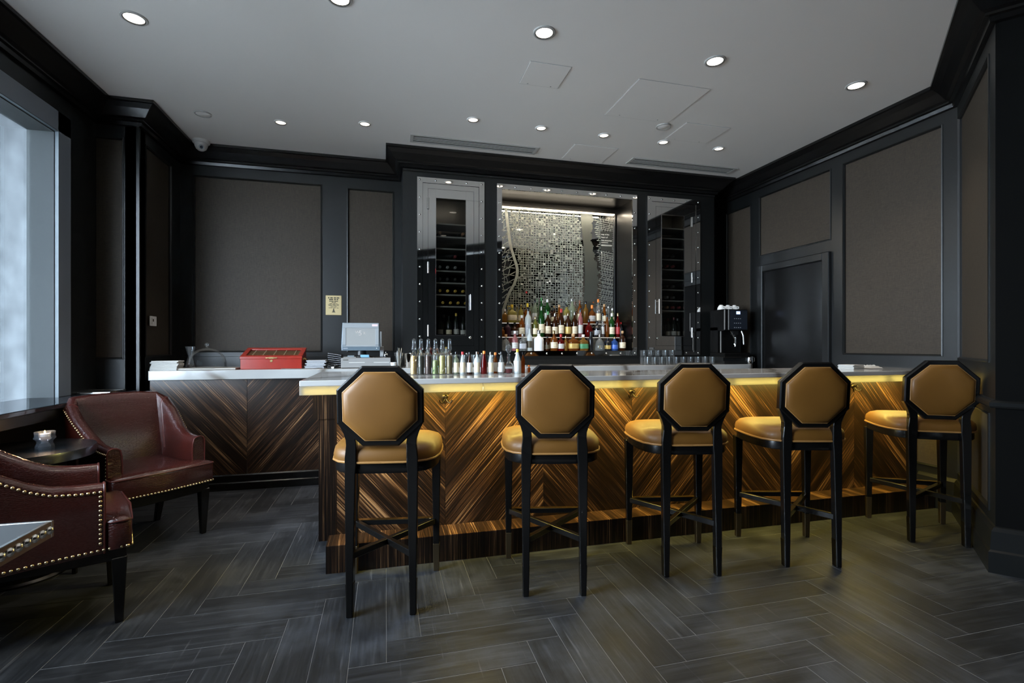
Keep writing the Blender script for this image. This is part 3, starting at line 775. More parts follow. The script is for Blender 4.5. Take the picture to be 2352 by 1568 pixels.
def wine_cabinet(X, hinge_left, label, shelves, gx0, gx1, key):
    x0, x1 = X
    t = empty('wine_cabinet', ((x0 + x1)/2, FY, ZB), label, 'cabinet', 'riveted steel wine cabinets')
    m = MB(); frame_ring(m, x0, x1, ZB, ZT, .0545, FY - .012, FY + .004); fr = wb(m, 'frame', M['chrome'], t)
    m = MB(); frame_ring(m, x0 + .0575, x1 - .0575, ZB + .0575, ZT - .0575, .0505, FY - .006, FY + .02); wb(m, 'jamb', M['chrome'], t)
    d0, d1, e0, e1 = x0 + .1105, x1 - .1105, ZB + .1105, ZT - .1105
    m = MB()
    g0, g1, h0, h1 = gx0, gx1, 1.354, 2.753
    m.box(d0, g0, FY - .006, FY + .02, e0, e1); m.box(g1, d1, FY - .006, FY + .02, e0, e1)
    m.box(g0 + .0005, g1 - .0005, FY - .006, FY + .02, h1, e1); m.box(g0 + .0005, g1 - .0005, FY - .006, FY + .02, e0, h0)
    dr_ = wb(m, 'door', M['chrome'], t)
    q = MB().box(g0, g1, FY + .006, FY + .012, h0, h1).build('glass', M['darkglass'], dr_)
    q = MB(); frame_ring(q, g0 - .002, g1 + .002, h0 - .002, h1 + .002, .005, FY - .009, FY + .004); q.build('glass_bead', M['steel'], dr_)
    hx = d1 - .04 if hinge_left else d0 + .02
    q = MB(); q.tube([(hx, FY - .045, 1.615), (hx, FY - .045, 1.775)], .0055, 10)
    for z in (1.635, 1.755): q.tube([(hx, FY - .006, z), (hx, FY - .045, z)], .0045, 8)
    q.build('handle', M['chrome'], dr_, smooth=40)
    q = MB().lathe([(.013, -.006), (.013, -.016), (.009, -.020), (0, -.021)], 16, (hx, FY, 1.332), 'y').build('lock', M['chrome'], dr_, smooth=40)
    hgx = d0 - .0015 if hinge_left else d1 + .0015
    h0_ = None
    for z in (2.69, 2.04, 1.40):
        q = MB(); q.tube([(0, 0, -.057), (0, 0, .057)], .0065, 10); q.box(-.014, .014, .004, .0075, -.057, .057)
        if h0_ is None: h0_ = q.build('hinge', M['steel'], t, smooth=40); o = h0_
        else: o = put('hinge', h0_, t)
        o.location = Vector((hgx, FY - .014, z)) - Vector(t.location)
    # interior
    m = MB(); a, b = d0 + .012, d1 - .012
    yb = 5.44
    m.quad((a, yb, e0), (b, yb, e0), (b, yb, e1), (a, yb, e1)); m.quad((a, FY + .022, e0), (a, yb, e0), (a, yb, e1), (a, FY + .022, e1))
    m.quad((b, FY + .022, e0), (b, yb, e0), (b, yb, e1), (b, FY + .022, e1)); m.quad((a, FY + .022, e1), (b, FY + .022, e1), (b, yb, e1), (a, yb, e1))
    m.quad((a, FY + .022, h0), (b, FY + .022, h0), (b, yb, h0), (a, yb, h0))
    wb(m, 'interior', pm_int, t, recalc=False)
    s0 = None
    for z in shelves:
        if s0 is None:
            q = MB(); q.box(a + .002, b - .002, 5.095, 5.105, -.020, -.006); q.box(a + .002, b - .002, 5.105, 5.42, -.014, -.009)
            s0 = q.build('shelf', M['shelf'], t); o = s0
        else: o = put('shelf', s0, t)
        o.location = Vector((0, 0, z)) - Vector(t.location)
    # rivets
    n = 10
    for i in range(n + 1):
        z = ZB + .027 + (ZT - ZB - .054) * i / n
        rivet(t, x0 + .027, FY - .012, z); rivet(t, x1 - .027, FY - .012, z)
    for i in range(1, 4):
        x = x0 + .027 + (x1 - x0 - .054) * i / 4
        rivet(t, x, FY - .012, ZT - .027); rivet(t, x, FY - .012, ZB + .027)
    return t, (a, b)
pm_int = pm('cabinet_interior', (.012, .012, .012), .4)
M['shelf'] = pm('shelf_aluminium', (.42, .42, .40), .35, .5)
LSH = [2.515, 2.383, 2.261, 2.143, 2.03, 1.907, 1.785, 1.663]
RSH = [2.624, 2.507, 2.389, 2.261, 2.144, 2.026, 1.909, 1.781, 1.664]
wcl, li = wine_cabinet(LX, True, 'left wine cabinet in riveted polished steel with glass door', LSH, .498, .807, 'left')
wcr, ri = wine_cabinet(RX, False, 'right wine cabinet in riveted polished steel with glass door', RSH, 3.073, 3.369, 'right')
o = MB().box(.4955, .499, FY - .008, FY - .004, 1.98, 2.03).build('indicator', M['redled'], wcl); o.location = -Vector(wcl.location)

# mirrored bottle niche
nt_ = empty('bottle_niche', (1.946, FY, ZB), 'riveted steel niche with an etched street map mirror above the bottles', 'display')
m = MB(); frame_ring(m, NX[0], NX[1], ZB, ZT, .0545, FY - .012, FY + .004); wb(m, 'frame', M['chrome'], nt_)
for i in range(11):
    z = ZB + .027 + (ZT - ZB - .054) * i / 10
    rivet(nt_, NX[0] + .027, FY - .012, z); rivet(nt_, NX[1] - .027, FY - .012, z)
for i in range(1, 9):
    x = NX[0] + .027 + (NX[1] - NX[0] - .054) * i / 9
    rivet(nt_, x, FY - .012, ZT - .027); rivet(nt_, x, FY - .012, ZB + .027)
a, b, c, d = NX[0] + .055, NX[1] - .055, ZB + .0535, ZT - .055
m = MB()
m.quad((a, FY + .004, c), (a, 5.46, c), (a, 5.46, d), (a, FY + .004, d)); m.quad((b, FY + .004, c), (b, 5.46, c), (b, 5.46, d), (b, FY + .004, d))
m.quad((a, FY + .004, d), (b, FY + .004, d), (b, 5.46, d), (a, 5.46, d)); m.quad((a, 5.452, 2.825), (b, 5.452, 2.825), (b, 5.452, d), (a, 5.452, d))
wb(m, 'lining', M['darkmetal'], nt_, recalc=False)
wb(MB().box(a, b, FY + .004, 5.46, c - .006, c), 'niche_floor', M['chrome'], nt_)
mr = wb(MB().box(a, b - .03, 5.452, 5.458, c, 2.825), 'mirror', M['mirror'], nt_)
wb(MB().box(b - .03, b - .012, 5.446, 5.458, c, 2.825), 'mirror_edge', M['chrome'], nt_)
m = MB(); m.box(a, b - .03, 5.425, 5.445, 2.818, 2.830); wb(m, 'led_strip', M['ledwhite'], nt_)
M['riser'] = pm('dark_mirror_riser', (.42, .40, .37), .06, 1.0)
M['ledge'] = emis('lit_shelf_edge', (1, .93, .82), .75)
for i, (y0, y1, z) in enumerate(((5.215, 5.45, 1.345), (5.315, 5.45, 1.505))):
    st_ = wb(MB().box(a + .002, b - .036, y0, y1, c if i == 0 else 1.345, z - .012), 'riser_step', M['riser'], nt_)
    o = MB().box(a + .002, b - .036, y0 - .003, y1, z - .012, z).build('step_shelf', M['chrome'], st_)
    MB().box(a + .002, b - .036, y0 - .0045, y0 - .003, z - .009, z - .003).build('lit_edge', M['ledge'], st_)
# etched street map on the mirror: thin frosted quads
def etched():
    rr = random.Random(11); m = MB(); rv = MB(); Y = 5.4515
    x0, x1, z0, z1 = 1.19, 2.665, 1.50, 2.815
    def q(xa, xb, za, zb):
        xa, xb = max(x0, xa), min(x1, xb); za, zb = max(z0, za), min(z1, zb)
        if xb - xa > .001 and zb - za > .001: m.quad((xa, Y, za), (xb, Y, za), (xb, Y, zb), (xa, Y, zb))
    def line(p, r, w):
        p, r = Vector(p), Vector(r); dd = r - p
        if dd.length < 1e-4: return
        n = Vector((-dd.y, dd.x)).normalized() * w / 2
        pts = [p - n, r - n, r + n, p + n]
        pts = [(min(max(v.x, x0), x1), Y, min(max(v.y, z0), z1)) for v in pts]
        m.quad(*pts)
    def rw(z): return 1.375 + .075 * math.exp(-((z - 2.1) / .18) ** 2) - .12 * max(0, (1.95 - z) / .4) - .06 * max(0, (z - 2.3) / .5)      # west river
    def re(z): return 2.235 + .035 * sin((z - 1.6) * 3.2)                               # east river, west bank
    step = .016
    z = z0
    while z < z1:
        za, zb = z, min(z + step, z1)
        for off, w in ((0, .035),):
            m.quad((rw(za), Y, za), (rw(za) + w, Y, za), (rw(zb) + w, Y, zb), (rw(zb), Y, zb))
        e0, e1 = re(za) + .03, re(za) + .175 + .02 * sin(za * 60) * rr.random() + .03 * sin(za * 7)
        rv.quad((e0, Y, za), (e1, Y, za), (e1, Y, zb), (e0, Y, zb))
        z = zb
    # grid between the rivers
    gx, gz = .0300, .0272
    nz = int((z1 - z0) / gz); nx = int((2.28 - 1.3) / gx)
    for j in range(nz + 1):
        z = z0 + j * gz
        for i in range(nx + 1):
            x = 1.30 + i * gx
            if x < rw(z) + .042 or x > re(z) + .01: continue
            if rr.random() < .96: q(x - gx/2, x + gx/2, z - .0032, z + .0032)
            if rr.random() < .93: q(x - .0034, x + .0034, z, z + gz)
            k = rr.random()
            if k < .25: q(x, x + gx, z + gz * .45, z + gz * .62)
            elif k < .42: q(x + gx * .42, x + gx * .58, z, z + gz)
            elif k < .54: q(x, x + gx * rr.uniform(.4, 1), z, z + gz * rr.uniform(.4, 1))
            elif k < .60: q(x, x + gx, z, z + gz)
    # east bank docks and streets
    for j in range(int((z1 - z0) / .024)):
        z = z0 + j * .024
        xa = re(z) + .21 + rr.uniform(-.02, .03)
        line((xa, z), (x1, z - .03 + rr.uniform(-.01, .01)), .0055)
        for i in range(6):
            xx = xa + .02 + i * .034
            if rr.random() < .8: line((xx, z), (xx + .008, z + .026), .005)
    # west bank: slanting and curving streets
    for i in range(16):
        zz = z0 + .03 + i * .085
        line((x0, zz), (rw(zz + .14) - .004, zz + .14), .008)
        if rr.random() < .8: line((x0, zz + .03), (rw(zz) - .01, zz + .01), .006)
        for k in range(4):
            xx = x0 + .02 + k * .05
            if xx < rw(zz) - .02: line((xx, zz), (xx + rr.uniform(-.03, .05), zz + .085), .006)
    o = m.build('etched_map', M['etch'], mr, recalc=False); rv.build('etched_river', M['riveretch'], mr, recalc=False)['kind'] = 'stuff'
    o['kind'] = 'stuff'
    return o
etched()
m = MB(); m.box(1.566, 1.584, 5.4495, 5.4512, 1.850, 1.872)
m.build('red_mark', pm('red_enamel', (.55, .04, .04), .4), mr)
m = MB()
for x, z in ((1.79, 2.195), (1.86, 2.0), (1.52, 1.955), (1.915, 2.55), (1.83, 1.985)): m.box(x - .011, x + .011, 5.4497, 5.4512, z - .009, z + .009)
m.build('map_blocks', pm('white_enamel', (.62, .61, .56), .5), mr)
m = MB(); m.box(2.50, 2.652, 5.4490, 5.4506, 2.385, 2.62)
tb = m.build('title_panel', pm('grey_mirror_panel', (.035, .036, .034), .25), mr)
def text(s, size, name, mat, parent, loc, rot=(PI/2, 0, 0), align='LEFT', ext=.0004):
    cu = bpy.data.curves.new(name, 'FONT'); cu.body = s; cu.size = size; cu.align_x = align; cu.extrude = ext; cu.resolution_u = 2
    o = bpy.data.objects.new(name, cu); C.objects.link(o)
    dg = bpy.context.evaluated_depsgraph_get(); me = bpy.data.meshes.new_from_object(o.evaluated_get(dg))
    bpy.data.objects.remove(o); me.materials.clear(); me.materials.append(mat)
    n = bpy.data.objects.new(name, me); C.objects.link(n); n.parent = parent; n.location = loc; n.rotation_euler = rot
    return n
M['lettering'] = pm('frosted_lettering', (.62, .62, .58), .6)
for s, z, sz in (('map of the', 2.575, .024), ('heart of', 2.54, .026), ('PHILADELPHIA', 2.502, .0215)):
    text(s, sz, 'lettering', M['lettering'], tb, (2.508, 5.4485, z))
m = MB(); 
for z, w in ((2.482, .09), (2.455, .14), (2.446, .14)): m.box(2.508, 2.508 + w, 5.4484, 5.4490, z, z + .004)
m.build('small_print', M['lettering'], tb)
# ================================================================ bar stools
def octagon(w, h, cz, cut=None, n=1):
    a, b = w / 2, h / 2; k = .414
    return [(-a * k, cz - b), (a * k, cz - b), (a, cz - b * k), (a, cz + b * k), (a * k, cz + b), (-a * k, cz + b), (-a, cz + b * k), (-a, cz - b * k)]
def make_stool(label):
    t = empty('bar_stool', (0, 0, 0), label, 'stool', 'bar stools along the bar')
    # seat outline, narrow behind, wide in front
    half = [(0, -.232), (.10, -.230), (.155, -.218), (.205, -.19), (.240, -.14), (.257, -.06), (.262, .03), (.260, .12), (.254, .185), (.228, .228), (.16, .248), (.08, .254), (0, .257)]
    out = half + [(-x, y) for x, y in half[-2:0:-1]]
    def ring(s, z, dy=0): return [(x * s, y * s + dy, z) for x, y in out]
    MB().loft([ring(.955, .655), ring(.965, .658), ring(.965, .682), ring(.955, .704)]).build('seat_rail', M['lacquer'], t, smooth=40)
    sc = MB().loft([ring(.985, .706), ring(1.0, .716), ring(1.002, .735), ring(.985, .755), ring(.93, .772), ring(.80, .785), ring(.5, .792), ring(.2, .794)]).build('seat_cushion', M['tan'], t, smooth=75)
    pts = [(x * 1.0, y * 1.0, .708) for x, y in out]; pts.append(pts[0])
    MB().tube(pts, .0055, 6, False).build('piping', M['piping'], sc, smooth=60)
    # back: tilted octagon frame
    tilt = math.radians(-5); pv = Vector((0, -.222, .78))
    def tl(p): 
        q = Vector(p) - pv; return (q.x, pv.y + q.y * cos(tilt) - q.z * sin(tilt) * -1 * -1, pv.z + q.z * cos(tilt)) if False else (q.x, pv.y + q.y + q.z * sin(tilt), pv.z + q.z * cos(tilt))
    CZ = .972
    o1, o2 = octagon(.392, .372, CZ), octagon(.330, .312, CZ)
    o3 = octagon(.378, .358, CZ)
    fr = MB()
    yb, yf = -.245, -.205
    rings = [[(x, yf, z) for x, z in o2], [(x, yf, z) for x, z in o3], [(x, yf - .006, z) for x, z in o1], [(x, yb + .006, z) for x, z in o1], [(x, yb, z) for x, z in o3], [(x, yb, z) for x, z in o2], [(x, yf, z) for x, z in o2]]
    fr.loft(rings, False, False); fr.v = [tl(v) for v in fr.v]
    fr.build('back_frame', M['lacquer'], t)
    for nm, ya, s in (('back_cushion', yb - .001, -1), ('front_cushion', yf + .001, 1)):
        cu = MB()
        def oc(k, y): return [(x, y, z) for x, z in octagon(.334 * k, .316 * k, CZ)]
        cu.loft([oc(1, ya - s * .02), oc(1, ya + s * .002), oc(.965, ya + s * .012), oc(.90, ya + s * .019), oc(.80, ya + s * .024), oc(.55, ya + s * .029), oc(.25, ya + s * .031)])
        cu.v = [tl(v) for v in cu.v]
        co = cu.build(nm, M['tan'], t, smooth=40)
        w = [(x, ya + s * .004, z) for x, z in octagon(.330, .312, CZ)]; w.append(w[0])
        wt = MB(); wt.tube([w[0]] + w[1:], .0038, 6, False); wt.v = [tl(v) for v in wt.v]
        wt.build('piping', M['piping'], co)
    # rear legs carry the back
    for sx in (-1, 1):
        lg = MB()
        prof = [(.130, 0), (.158, 0), (.166, .66), (.166, .73), (.160, .79), (.161, .815), (.170, .845), (.186, .880), (.195, .895), (.165, .878), (.140, .853), (.118, .828), (.114, .80), (.114, .70), (.118, .66)]
        def yy(z, b): return (-.218 if z < .3 else -.218 - (z - .3) * .012) + b
        k = len(prof)
        ra = [(sx * x, (-.236 + .012 * max(0, .70 - z) * -1 + (z - .78) * sin(tilt) * (z > .78)), z) for x, z in prof]
        rb = [(sx * x, (-.198 + (z - .78) * sin(tilt) * (z > .78)), z) for x, z in prof]
        ra = [(x, -.205 if z == 0 else y, z) if False else (x, y, z) for x, y, z in ra]
        n = lg.add(ra + rb)
        # side walls and triangulated caps
        for i in range(k):
            j = (i + 1) % k; lg.face((n + i, n + j, n + k + j, n + k + i))
        quads = [(0, 1, 2, 14), (14, 2, 3, 13), (13, 3, 4, 12), (12, 4, 5, 11), (11, 5, 6, 10), (10, 6, 7, 9), (9, 7, 8)]
        for q in quads:
            lg.face([n + i for i in q]); lg.face([n + k + i for i in q][::-1])
        lo = lg.build('leg', M['lacquer'], t, bevel=.003)
        MB().taper(sx * .144, -.220, 0, .155, .030, .036, .037, .041).build('ferrule', M['bronze'], lo, bevel=.002)
        fl_ = MB().taper(sx * .222, .214, .15, .66, .033, .033, .048, .048).build('leg', M['lacquer'], t, bevel=.003)
        MB().taper(sx * .222, .214, 0, .152, .030, .030, .0345, .0345).build('ferrule', M['bronzelit'], fl_, bevel=.002)
    z = .278
    MB().bar((-.205, .214, z), (.205, .214, z), .026, .026).build('footrest', M['lacquer'], t, bevel=.002)
    MB().box(-.203, .203, .200, .228, z + .0132, z + .0165).build('footrest_plate', M['brass'], t)
    st = MB().bar((-.134, -.214, z), (.212, .206, z), .026, .030).build('stretcher', M['lacquer'], t, bevel=.002)
    MB().bar((.134, -.214, z + .001), (-.212, .206, z + .001), .026, .030).build('stretcher', M['lacquer'], t, bevel=.002)
    return t
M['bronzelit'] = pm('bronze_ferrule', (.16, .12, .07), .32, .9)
STOOLS = [((-.156, 2.393), (.112, 2.343), (.284, 2.776), (-.155, 2.829)), ((.686, 2.378), (.955, 2.317), (1.146, 2.712), (.699, 2.809)),
          ((1.483, 2.381), (1.747, 2.323), (1.928, 2.739), (1.486, 2.826)), ((2.206, 2.321), (2.471, 2.249), (2.674, 2.642), (2.241, 2.756)),
          ((3.251, 2.397), (3.477, 2.262), (3.802, 2.608), (3.412, 2.819))]
SL = ['tan octagon-backed bar stool nearest the armchairs, at the left end of the bar', 'tan octagon-backed bar stool in front of the niche, second from the armchairs',
      'tan octagon-backed bar stool in the middle of the row of five', 'tan octagon-backed bar stool second from the angled wall, above the bright floor patch',
      'tan octagon-backed bar stool turned most, at the right end by the angled wall']
s0 = None
for i, (a_, b_, c_, d_) in enumerate(STOOLS):
    bm_ = ((a_[0] + b_[0])/2, (a_[1] + b_[1])/2); fm = ((c_[0] + d_[0])/2, (c_[1] + d_[1])/2)
    w1 = math.atan2(b_[1] - a_[1], b_[0] - a_[0]); w2 = math.atan2(c_[1] - d_[1], c_[0] - d_[0]); w3 = math.atan2(fm[1] - bm_[1], fm[0] - bm_[0]) - PI/2
    yaw = (w1 + w2 + w3) / 3
    o = make_stool(SL[0]) if i == 0 else dup(s0)
    if i == 0: s0 = o
    o['label'] = SL[i]
    o.location = ((bm_[0] + fm[0])/2, (bm_[1] + fm[1])/2, 0); o.rotation_euler = (0, 0, yaw)

# ================================================================ armchairs
def make_armchair(label):
    t = empty('armchair', (0, 0, 0), label, 'armchair', 'oxblood leather armchairs')
    # centre line of the wrap-round back, from right arm front to left arm front
    half = [(.236, .215), (.237, .130), (.240, .045), (.245, -.02), (.255, -.085), (.268, -.15), (.272, -.215), (.240, -.262), (.13, -.276), (0, -.279)]
    line = [Vector(p) for p in half] + [Vector((-x, y)) for x, y in half[-2::-1]]
    hts = [.640, .643, .655, .684, .734, .802, .872, .914, .922, .924]; hts = hts + hts[-2::-1]
    lean = [0, 0, 0, .005, .02, .05, .085, .115, .12, .12]; lean = lean + lean[-2::-1]
    n = len(line); rings = []; outer = []
    for i in range(n):
        d = (line[min(i + 1, n - 1)] - line[max(i - 1, 0)]).normalized(); nr = Vector((d.y, -d.x))   # outward
        if nr.dot(line[i]) < 0: nr = -nr
        h = hts[i]; p = line[i]; L = lean[i]
        back = Vector((0, -1)) * L
        ring = []
        for off, zf in ((.034, .335), (.036, .50), (.036, h - .03), (.028, h - .008), (.010, h), (-.012, h - .002), (-.030, h - .014), (-.038, h - .05), (-.040, .52), (-.036, .36)):
            k = max(0, (zf - .36) / (h - .36)); q = p + nr * off + back * k
            ring.append((q.x, q.y, zf))
        rings.append(ring)
        outer.append((p, nr, back, h))
    bk = MB().loft(rings).build('backrest', M['oxblood'], t, smooth=50)
    # welts: inner seams down the back corners and the arm edges
    for i in (6, n - 7):
        pts = [Vector(rings[i][j]) for j in (4, 5, 6, 7, 8)]
        MB().tube(pts, .0045, 6).build('welt', M['oxpipe'], bk, smooth=60)
    for i, s in ((0, 1), (n - 1, 1)):
        pts = [Vector(v) + Vector((0, .003, 0)) for v in rings[i][0:10]]
        MB().tube(pts, .0045, 6).build('welt', M['oxpipe'], bk, smooth=60)
    # seat
    hs = [(0, -.24), (.17, -.235), (.20, -.19), (.206, .0), (.212, .195), (.284, .240), (.286, .300), (.272, .314), (0, .330)]
    out = hs + [(-x, y) for x, y in hs[-2:0:-1]]
    def ring(s, z): return [(x * s, y * s if y < .1 else .1 + (y - .1) * s, z) for x, y in out]
    se = MB().loft([ring(.99, .345), ring(1.0, .35), ring(1.0, .455), ring(.985, .470), ring(.93, .480), ring(.7, .487), ring(.3, .490)]).build('seat_cushion', M['oxblood'], t, smooth=60)
    fp = [(x, y, .467) for x, y in hs[4:]] ; fp = fp + [(-x, y, z) for x, y, z in fp[-2::-1]]
    MB().tube(fp, .0045, 6).build('welt', M['oxpipe'], se, smooth=60)
    rl = [(0, -.22), (.2, -.2), (.225, 0), (.245, .22), (.262, .295), (0, .312)]
    ro = rl + [(-x, y) for x, y in rl[-2:0:-1]]
    MB().loft([[(x, y, .285) for x, y in ro], [(x, y, .345) for x, y in ro]]).build('seat_frame', M['lacquer'], t, bevel=.003)
    for sx in (-1, 1):
        MB().taper(sx * .235, .270, 0, .30, .030, .030, .056, .056, sx * .238, .270).build('leg', M['lacquer'], t, bevel=.003)
        MB().taper(sx * .20, -.27, 0, .30, .032, .032, .050, .050, sx * .20, -.18).build('leg', M['lacquer'], t, bevel=.003)
    # nailheads: arm outside top edge, arm front edge, lower edge all round
    nail = [None]
    def nh(p):
        if nail[0] is None: nail[0] = o = MB().lathe([(.0072, -.002), (.0066, .0016), (.0042, .004), (0, .005)], 8).build('nailhead', M['nail'], t, smooth=70)
        else: o = put('nailhead', nail[0], t)
        return o
    def along(pts, step, nrmf):
        acc = 0.0
        for i in range(len(pts) - 1):
            a, b = Vector(pts[i]), Vector(pts[i + 1]); L = (b - a).length
            while acc <= L:
                p = a + (b - a) * (acc / L)
                o = nh(p); nn = Vector(nrmf(i, p)).normalized()
                o.location = p + nn * .001; o.rotation_euler = nn.to_track_quat('Z', 'Y').to_euler(); acc += step
            acc -= L
    for sgn, idx in ((1, list(range(0, 9))), (-1, list(range(n - 1, n - 10, -1)))):
        top = []; nn_ = []
        for i in idx:
            p, nr, back, h = outer[i]; q = p + nr * .0365 + back * ((h - .035 - .36) / (h - .36)); top.append((q.x, q.y, h - .034)); nn_.append((nr.x, nr.y, .05))
        top[0] = (top[0][0], top[0][1] - .012, top[0][2])
        along(top, .0205, lambda i, p: nn_[i])
        f = top[0]
        along([(f[0], f[1], f[2] - .02), (f[0], f[1], .372)], .0205, lambda i, p: (sgn, 0, 0))
        low = [(sgn * .284, .296, .352)] + [((line[i] + outer[i][1] * .0355).x, (line[i] + outer[i][1] * .0355).y, .350) for i in idx]
        low[1] = (low[1][0], low[1][1], .350)
        along(low, .0205, lambda i, p: (sgn, 0, 0) if i < 6 else outer[idx[min(i, 8)]][1].to_3d())
    fr = [(x, y + .0005, .352) for x, y in hs[6:]]; fr = fr + [(-x, y, z) for x, y, z in fr[-2::-1]]
    along(fr, .0185, lambda i, p: (p.x * .1, 1, 0))
    return t
M['nail'] = pm('nailhead_brass', (.78, .62, .36), .25, 1.0)
ch1 = make_armchair('oxblood crocodile leather armchair in the corner, seat facing the room')
ch2 = dup(ch1); ch2['label'] = 'oxblood leather armchair at the left edge, side and nailheads towards the camera'
def place_chair(o, fl, frt, yaw):
    # front edge from fl (chair's left as seen from its seat) to frt
    mid = Vector(((fl[0] + frt[0])/2, (fl[1] + frt[1])/2)); f = Vector((-sin(yaw), cos(yaw)))
    q = mid - f * .305; o.location = (q.x, q.y, 0); o.rotation_euler = (0, 0, yaw)
place_chair(ch1, (-1.117, 3.695), (-1.52, 3.30), math.radians(-135))
place_chair(ch2, (-1.39, 3.09), (-1.106, 2.564), math.radians(-62))

# ================================================================ tables at the window
t = empty('side_table', (-1.92, 3.26, 0), 'round black glass-topped side table between the two armchairs', 'table')
RR = .312
MB().lathe([(0, .674), (RR - .004, .674), (RR, .678), (RR - .012, .682), (0, .682)], 56).build('table_top', M['tableglass'], t, smooth=30)
MB().lathe([(RR - .012, .683), (RR + .004, .685), (RR + .006, .670), (RR + .002, .635), (RR - .01, .632), (RR - .012, .670)], 56).build('rim', M['steelblue'] if 'steelblue' in M else M['darkmetal'], t, smooth=30)
MB().lathe([(.035, .03), (.030, .08), (.028, .60), (.06, .632)], 20).build('pedestal', M['darkmetal'], t, smooth=40)
MB().lathe([(.20, 0), (.205, .010), (.195, .022), (.06, .034), (.03, .05)], 40).build('base', M['darkmetal'], t, smooth=40)
for a_ in (-.18, 2.1, 4.1):
    MB().taper(.275 * cos(a_), .275 * sin(a_), 0, .636, .018, .018, .024, .024).build('leg', M['lacquer'], t)
v = empty('votive_candle', (-1.823, 3.278, .6825), 'lit tealight in a waisted clear glass holder on the round table', 'candle')
MB().lathe([(.040, 0), (.042, .004), (.040, .016), (.034, .030), (.036, .042), (.048, .056), (.043, .070), (.045, .092), (.041, .092), (.038, .070), (.040, .056), (.030, .042), (.028, .030), (0, .026)], 24).build('glass_holder', M['votive'] if 'votive' in M else M['glass'], v, smooth=50)
MB().lathe([(.019, .064), (.019, .080), (0, .080)], 18).build('tealight', M['white'], v, smooth=40)
MB().lathe([(0, .080), (.0035, .084), (.0042, .088), (.003, .094), (0, .100)], 12).build('flame', M['flame'], v, smooth=80)
l = bpy.data.lights.new('candle_lamp', 'POINT'); l.energy = 1.2; l.color = (1, .6, .3); l.shadow_soft_size = .01
o = bpy.data.objects.new('candle_lamp', l); C.objects.link(o); o.location = (-1.823, 3.278, .815)

q = empty('square_table', (-1.362, 1.40, 0), 'square grey-topped table with a studded metal edge in the lower left corner', 'table')
W = .39
MB().box(-W + .012, W - .012, -W + .012, W - .012, .690, .7205).build('table_top', M['slate'] if 'slate' in M else M['pos'], q, bevel=.001)
m = MB(); 
for b in ((-W, W, -W, -W + .012), (-W, W, W - .012, W), (-W, -W + .012, -W + .012, W - .012), (W - .012, W, -W + .012, W - .012)): m.box(*b, .672, .7215)
m.build('metal_edge', M['steel'], q, bevel=.0015)
MB().box(-W + .03, W - .03, -W + .03, W - .03, .655, .690).build('underframe', M['lacquer'], q)
MB().lathe([(.03, .02), (.03, .655)], 20).build('pedestal', M['lacquer'], q, smooth=40)
MB().lathe([(.22, 0), (.22, .012), (.04, .03)], 36).build('base', M['lacquer'], q, smooth=40)
sd = None
for i in range(24):
    u_ = -W + .02 + (2 * W - .04) * i / 23
    for p_, nv in (((W, u_, .697), (1, 0, 0)), ((u_, W, .697), (0, 1, 0))):
        if sd is None: sd = o = MB().lathe([(.0125, -.001), (.0120, .003), (.008, .007), (0, .009)], 14).build('stud', M['nailsteel'] if 'nailsteel' in M else M['steel'], q, smooth=70)
        else: o = put('stud', sd, q)
        o.location = p_; o.rotation_euler = Vector(nv).to_track_quat('Z', 'Y').to_euler()
t = empty('tray', (-2.16, 4.47, .885), 'thin silver tray lying on the dark window sill by the pilaster', 'tray')
MB().box(-.14, .15, -.12, .12, .001, .007).build('plate', M['steel'], t, bevel=.002)
m = MB()
for b in ((-.14, .15, -.12, -.112), (-.14, .15, .112, .12), (-.14, -.132, -.112, .112), (.142, .15, -.112, .112)): m.box(*b, .007, .016)
m.build('raised_rim', M['chrome'], t, bevel=.002)
# ================================================================ things on the counter and bar
CZ_ = CH + .0005
def stack_papers(name, x, y, w, d, n, th, mat, label, cat, part, jit=.006, rz=0, z=CZ_):
    t = empty(name, (x, y, z), label, cat, rz=rz)
    s = None
    for i in range(n):
        if s is None: s = o = MB().box(-w/2, w/2, -d/2, d/2, 0, th * .86).build(part, mat, t, bevel=.0012)
        else: o = put(part, s, t)
        o.location = (R.uniform(-jit, jit), R.uniform(-jit, jit), i * th); o.rotation_euler = (0, 0, R.uniform(-.03, .03))
    return t
stack_papers('napkin_stack', xat(384, 4.80), 4.80, .20, .13, 7, .0115, M['paper'], 'neat pile of white folded napkins at the left end of the counter', 'napkins', 'napkin')
stack_papers('menu_stack', xat(727, 4.90), 4.90, .165, .20, 6, .0125, M['lightgrey'], 'pile of grey menus on the counter right of the red box', 'menus', 'menu', .012)
t = empty('serving_board', (xat(480, 4.86), 4.86, CZ_), 'grey stone serving board under the glass cloche', 'board')
MB().box(-.25, .24, -.11, .13, 0, .014).build('board', pm('grey_stone', (.32, .29, .25), .35, var=.2), t, bevel=.002)
gx = xat(475, 4.86)
t = empty('glass_cloche', (gx, 4.87, CZ_ + .0145), 'clear glass dome cloche with a round knob on the stone board', 'cloche')
prof = [(.150, 0), (.152, .006), (.149, .05), (.140, .085), (.122, .118), (.095, .145), (.060, .163), (.025, .172), (.010, .175)]
MB().lathe(prof, 40, caps=False).build('dome', M['cloche'], t, smooth=80)
MB().lathe([(.156, 0), (.158, .003), (.154, .006), (.150, .003)], 40, caps=False).build('rim', M['glass'], t, smooth=80)
MB().lathe([(.008, .174), (.009, .182), (.018, .190), (.021, .202), (.016, .214), (0, .219)], 20).build('knob', M['glass'], t, smooth=80)
gx = xat(434, 4.96)
t = empty('waisted_glass', (gx, 5.00, CZ_ ), 'tall waisted clear glass vase behind the cloche', 'vase')
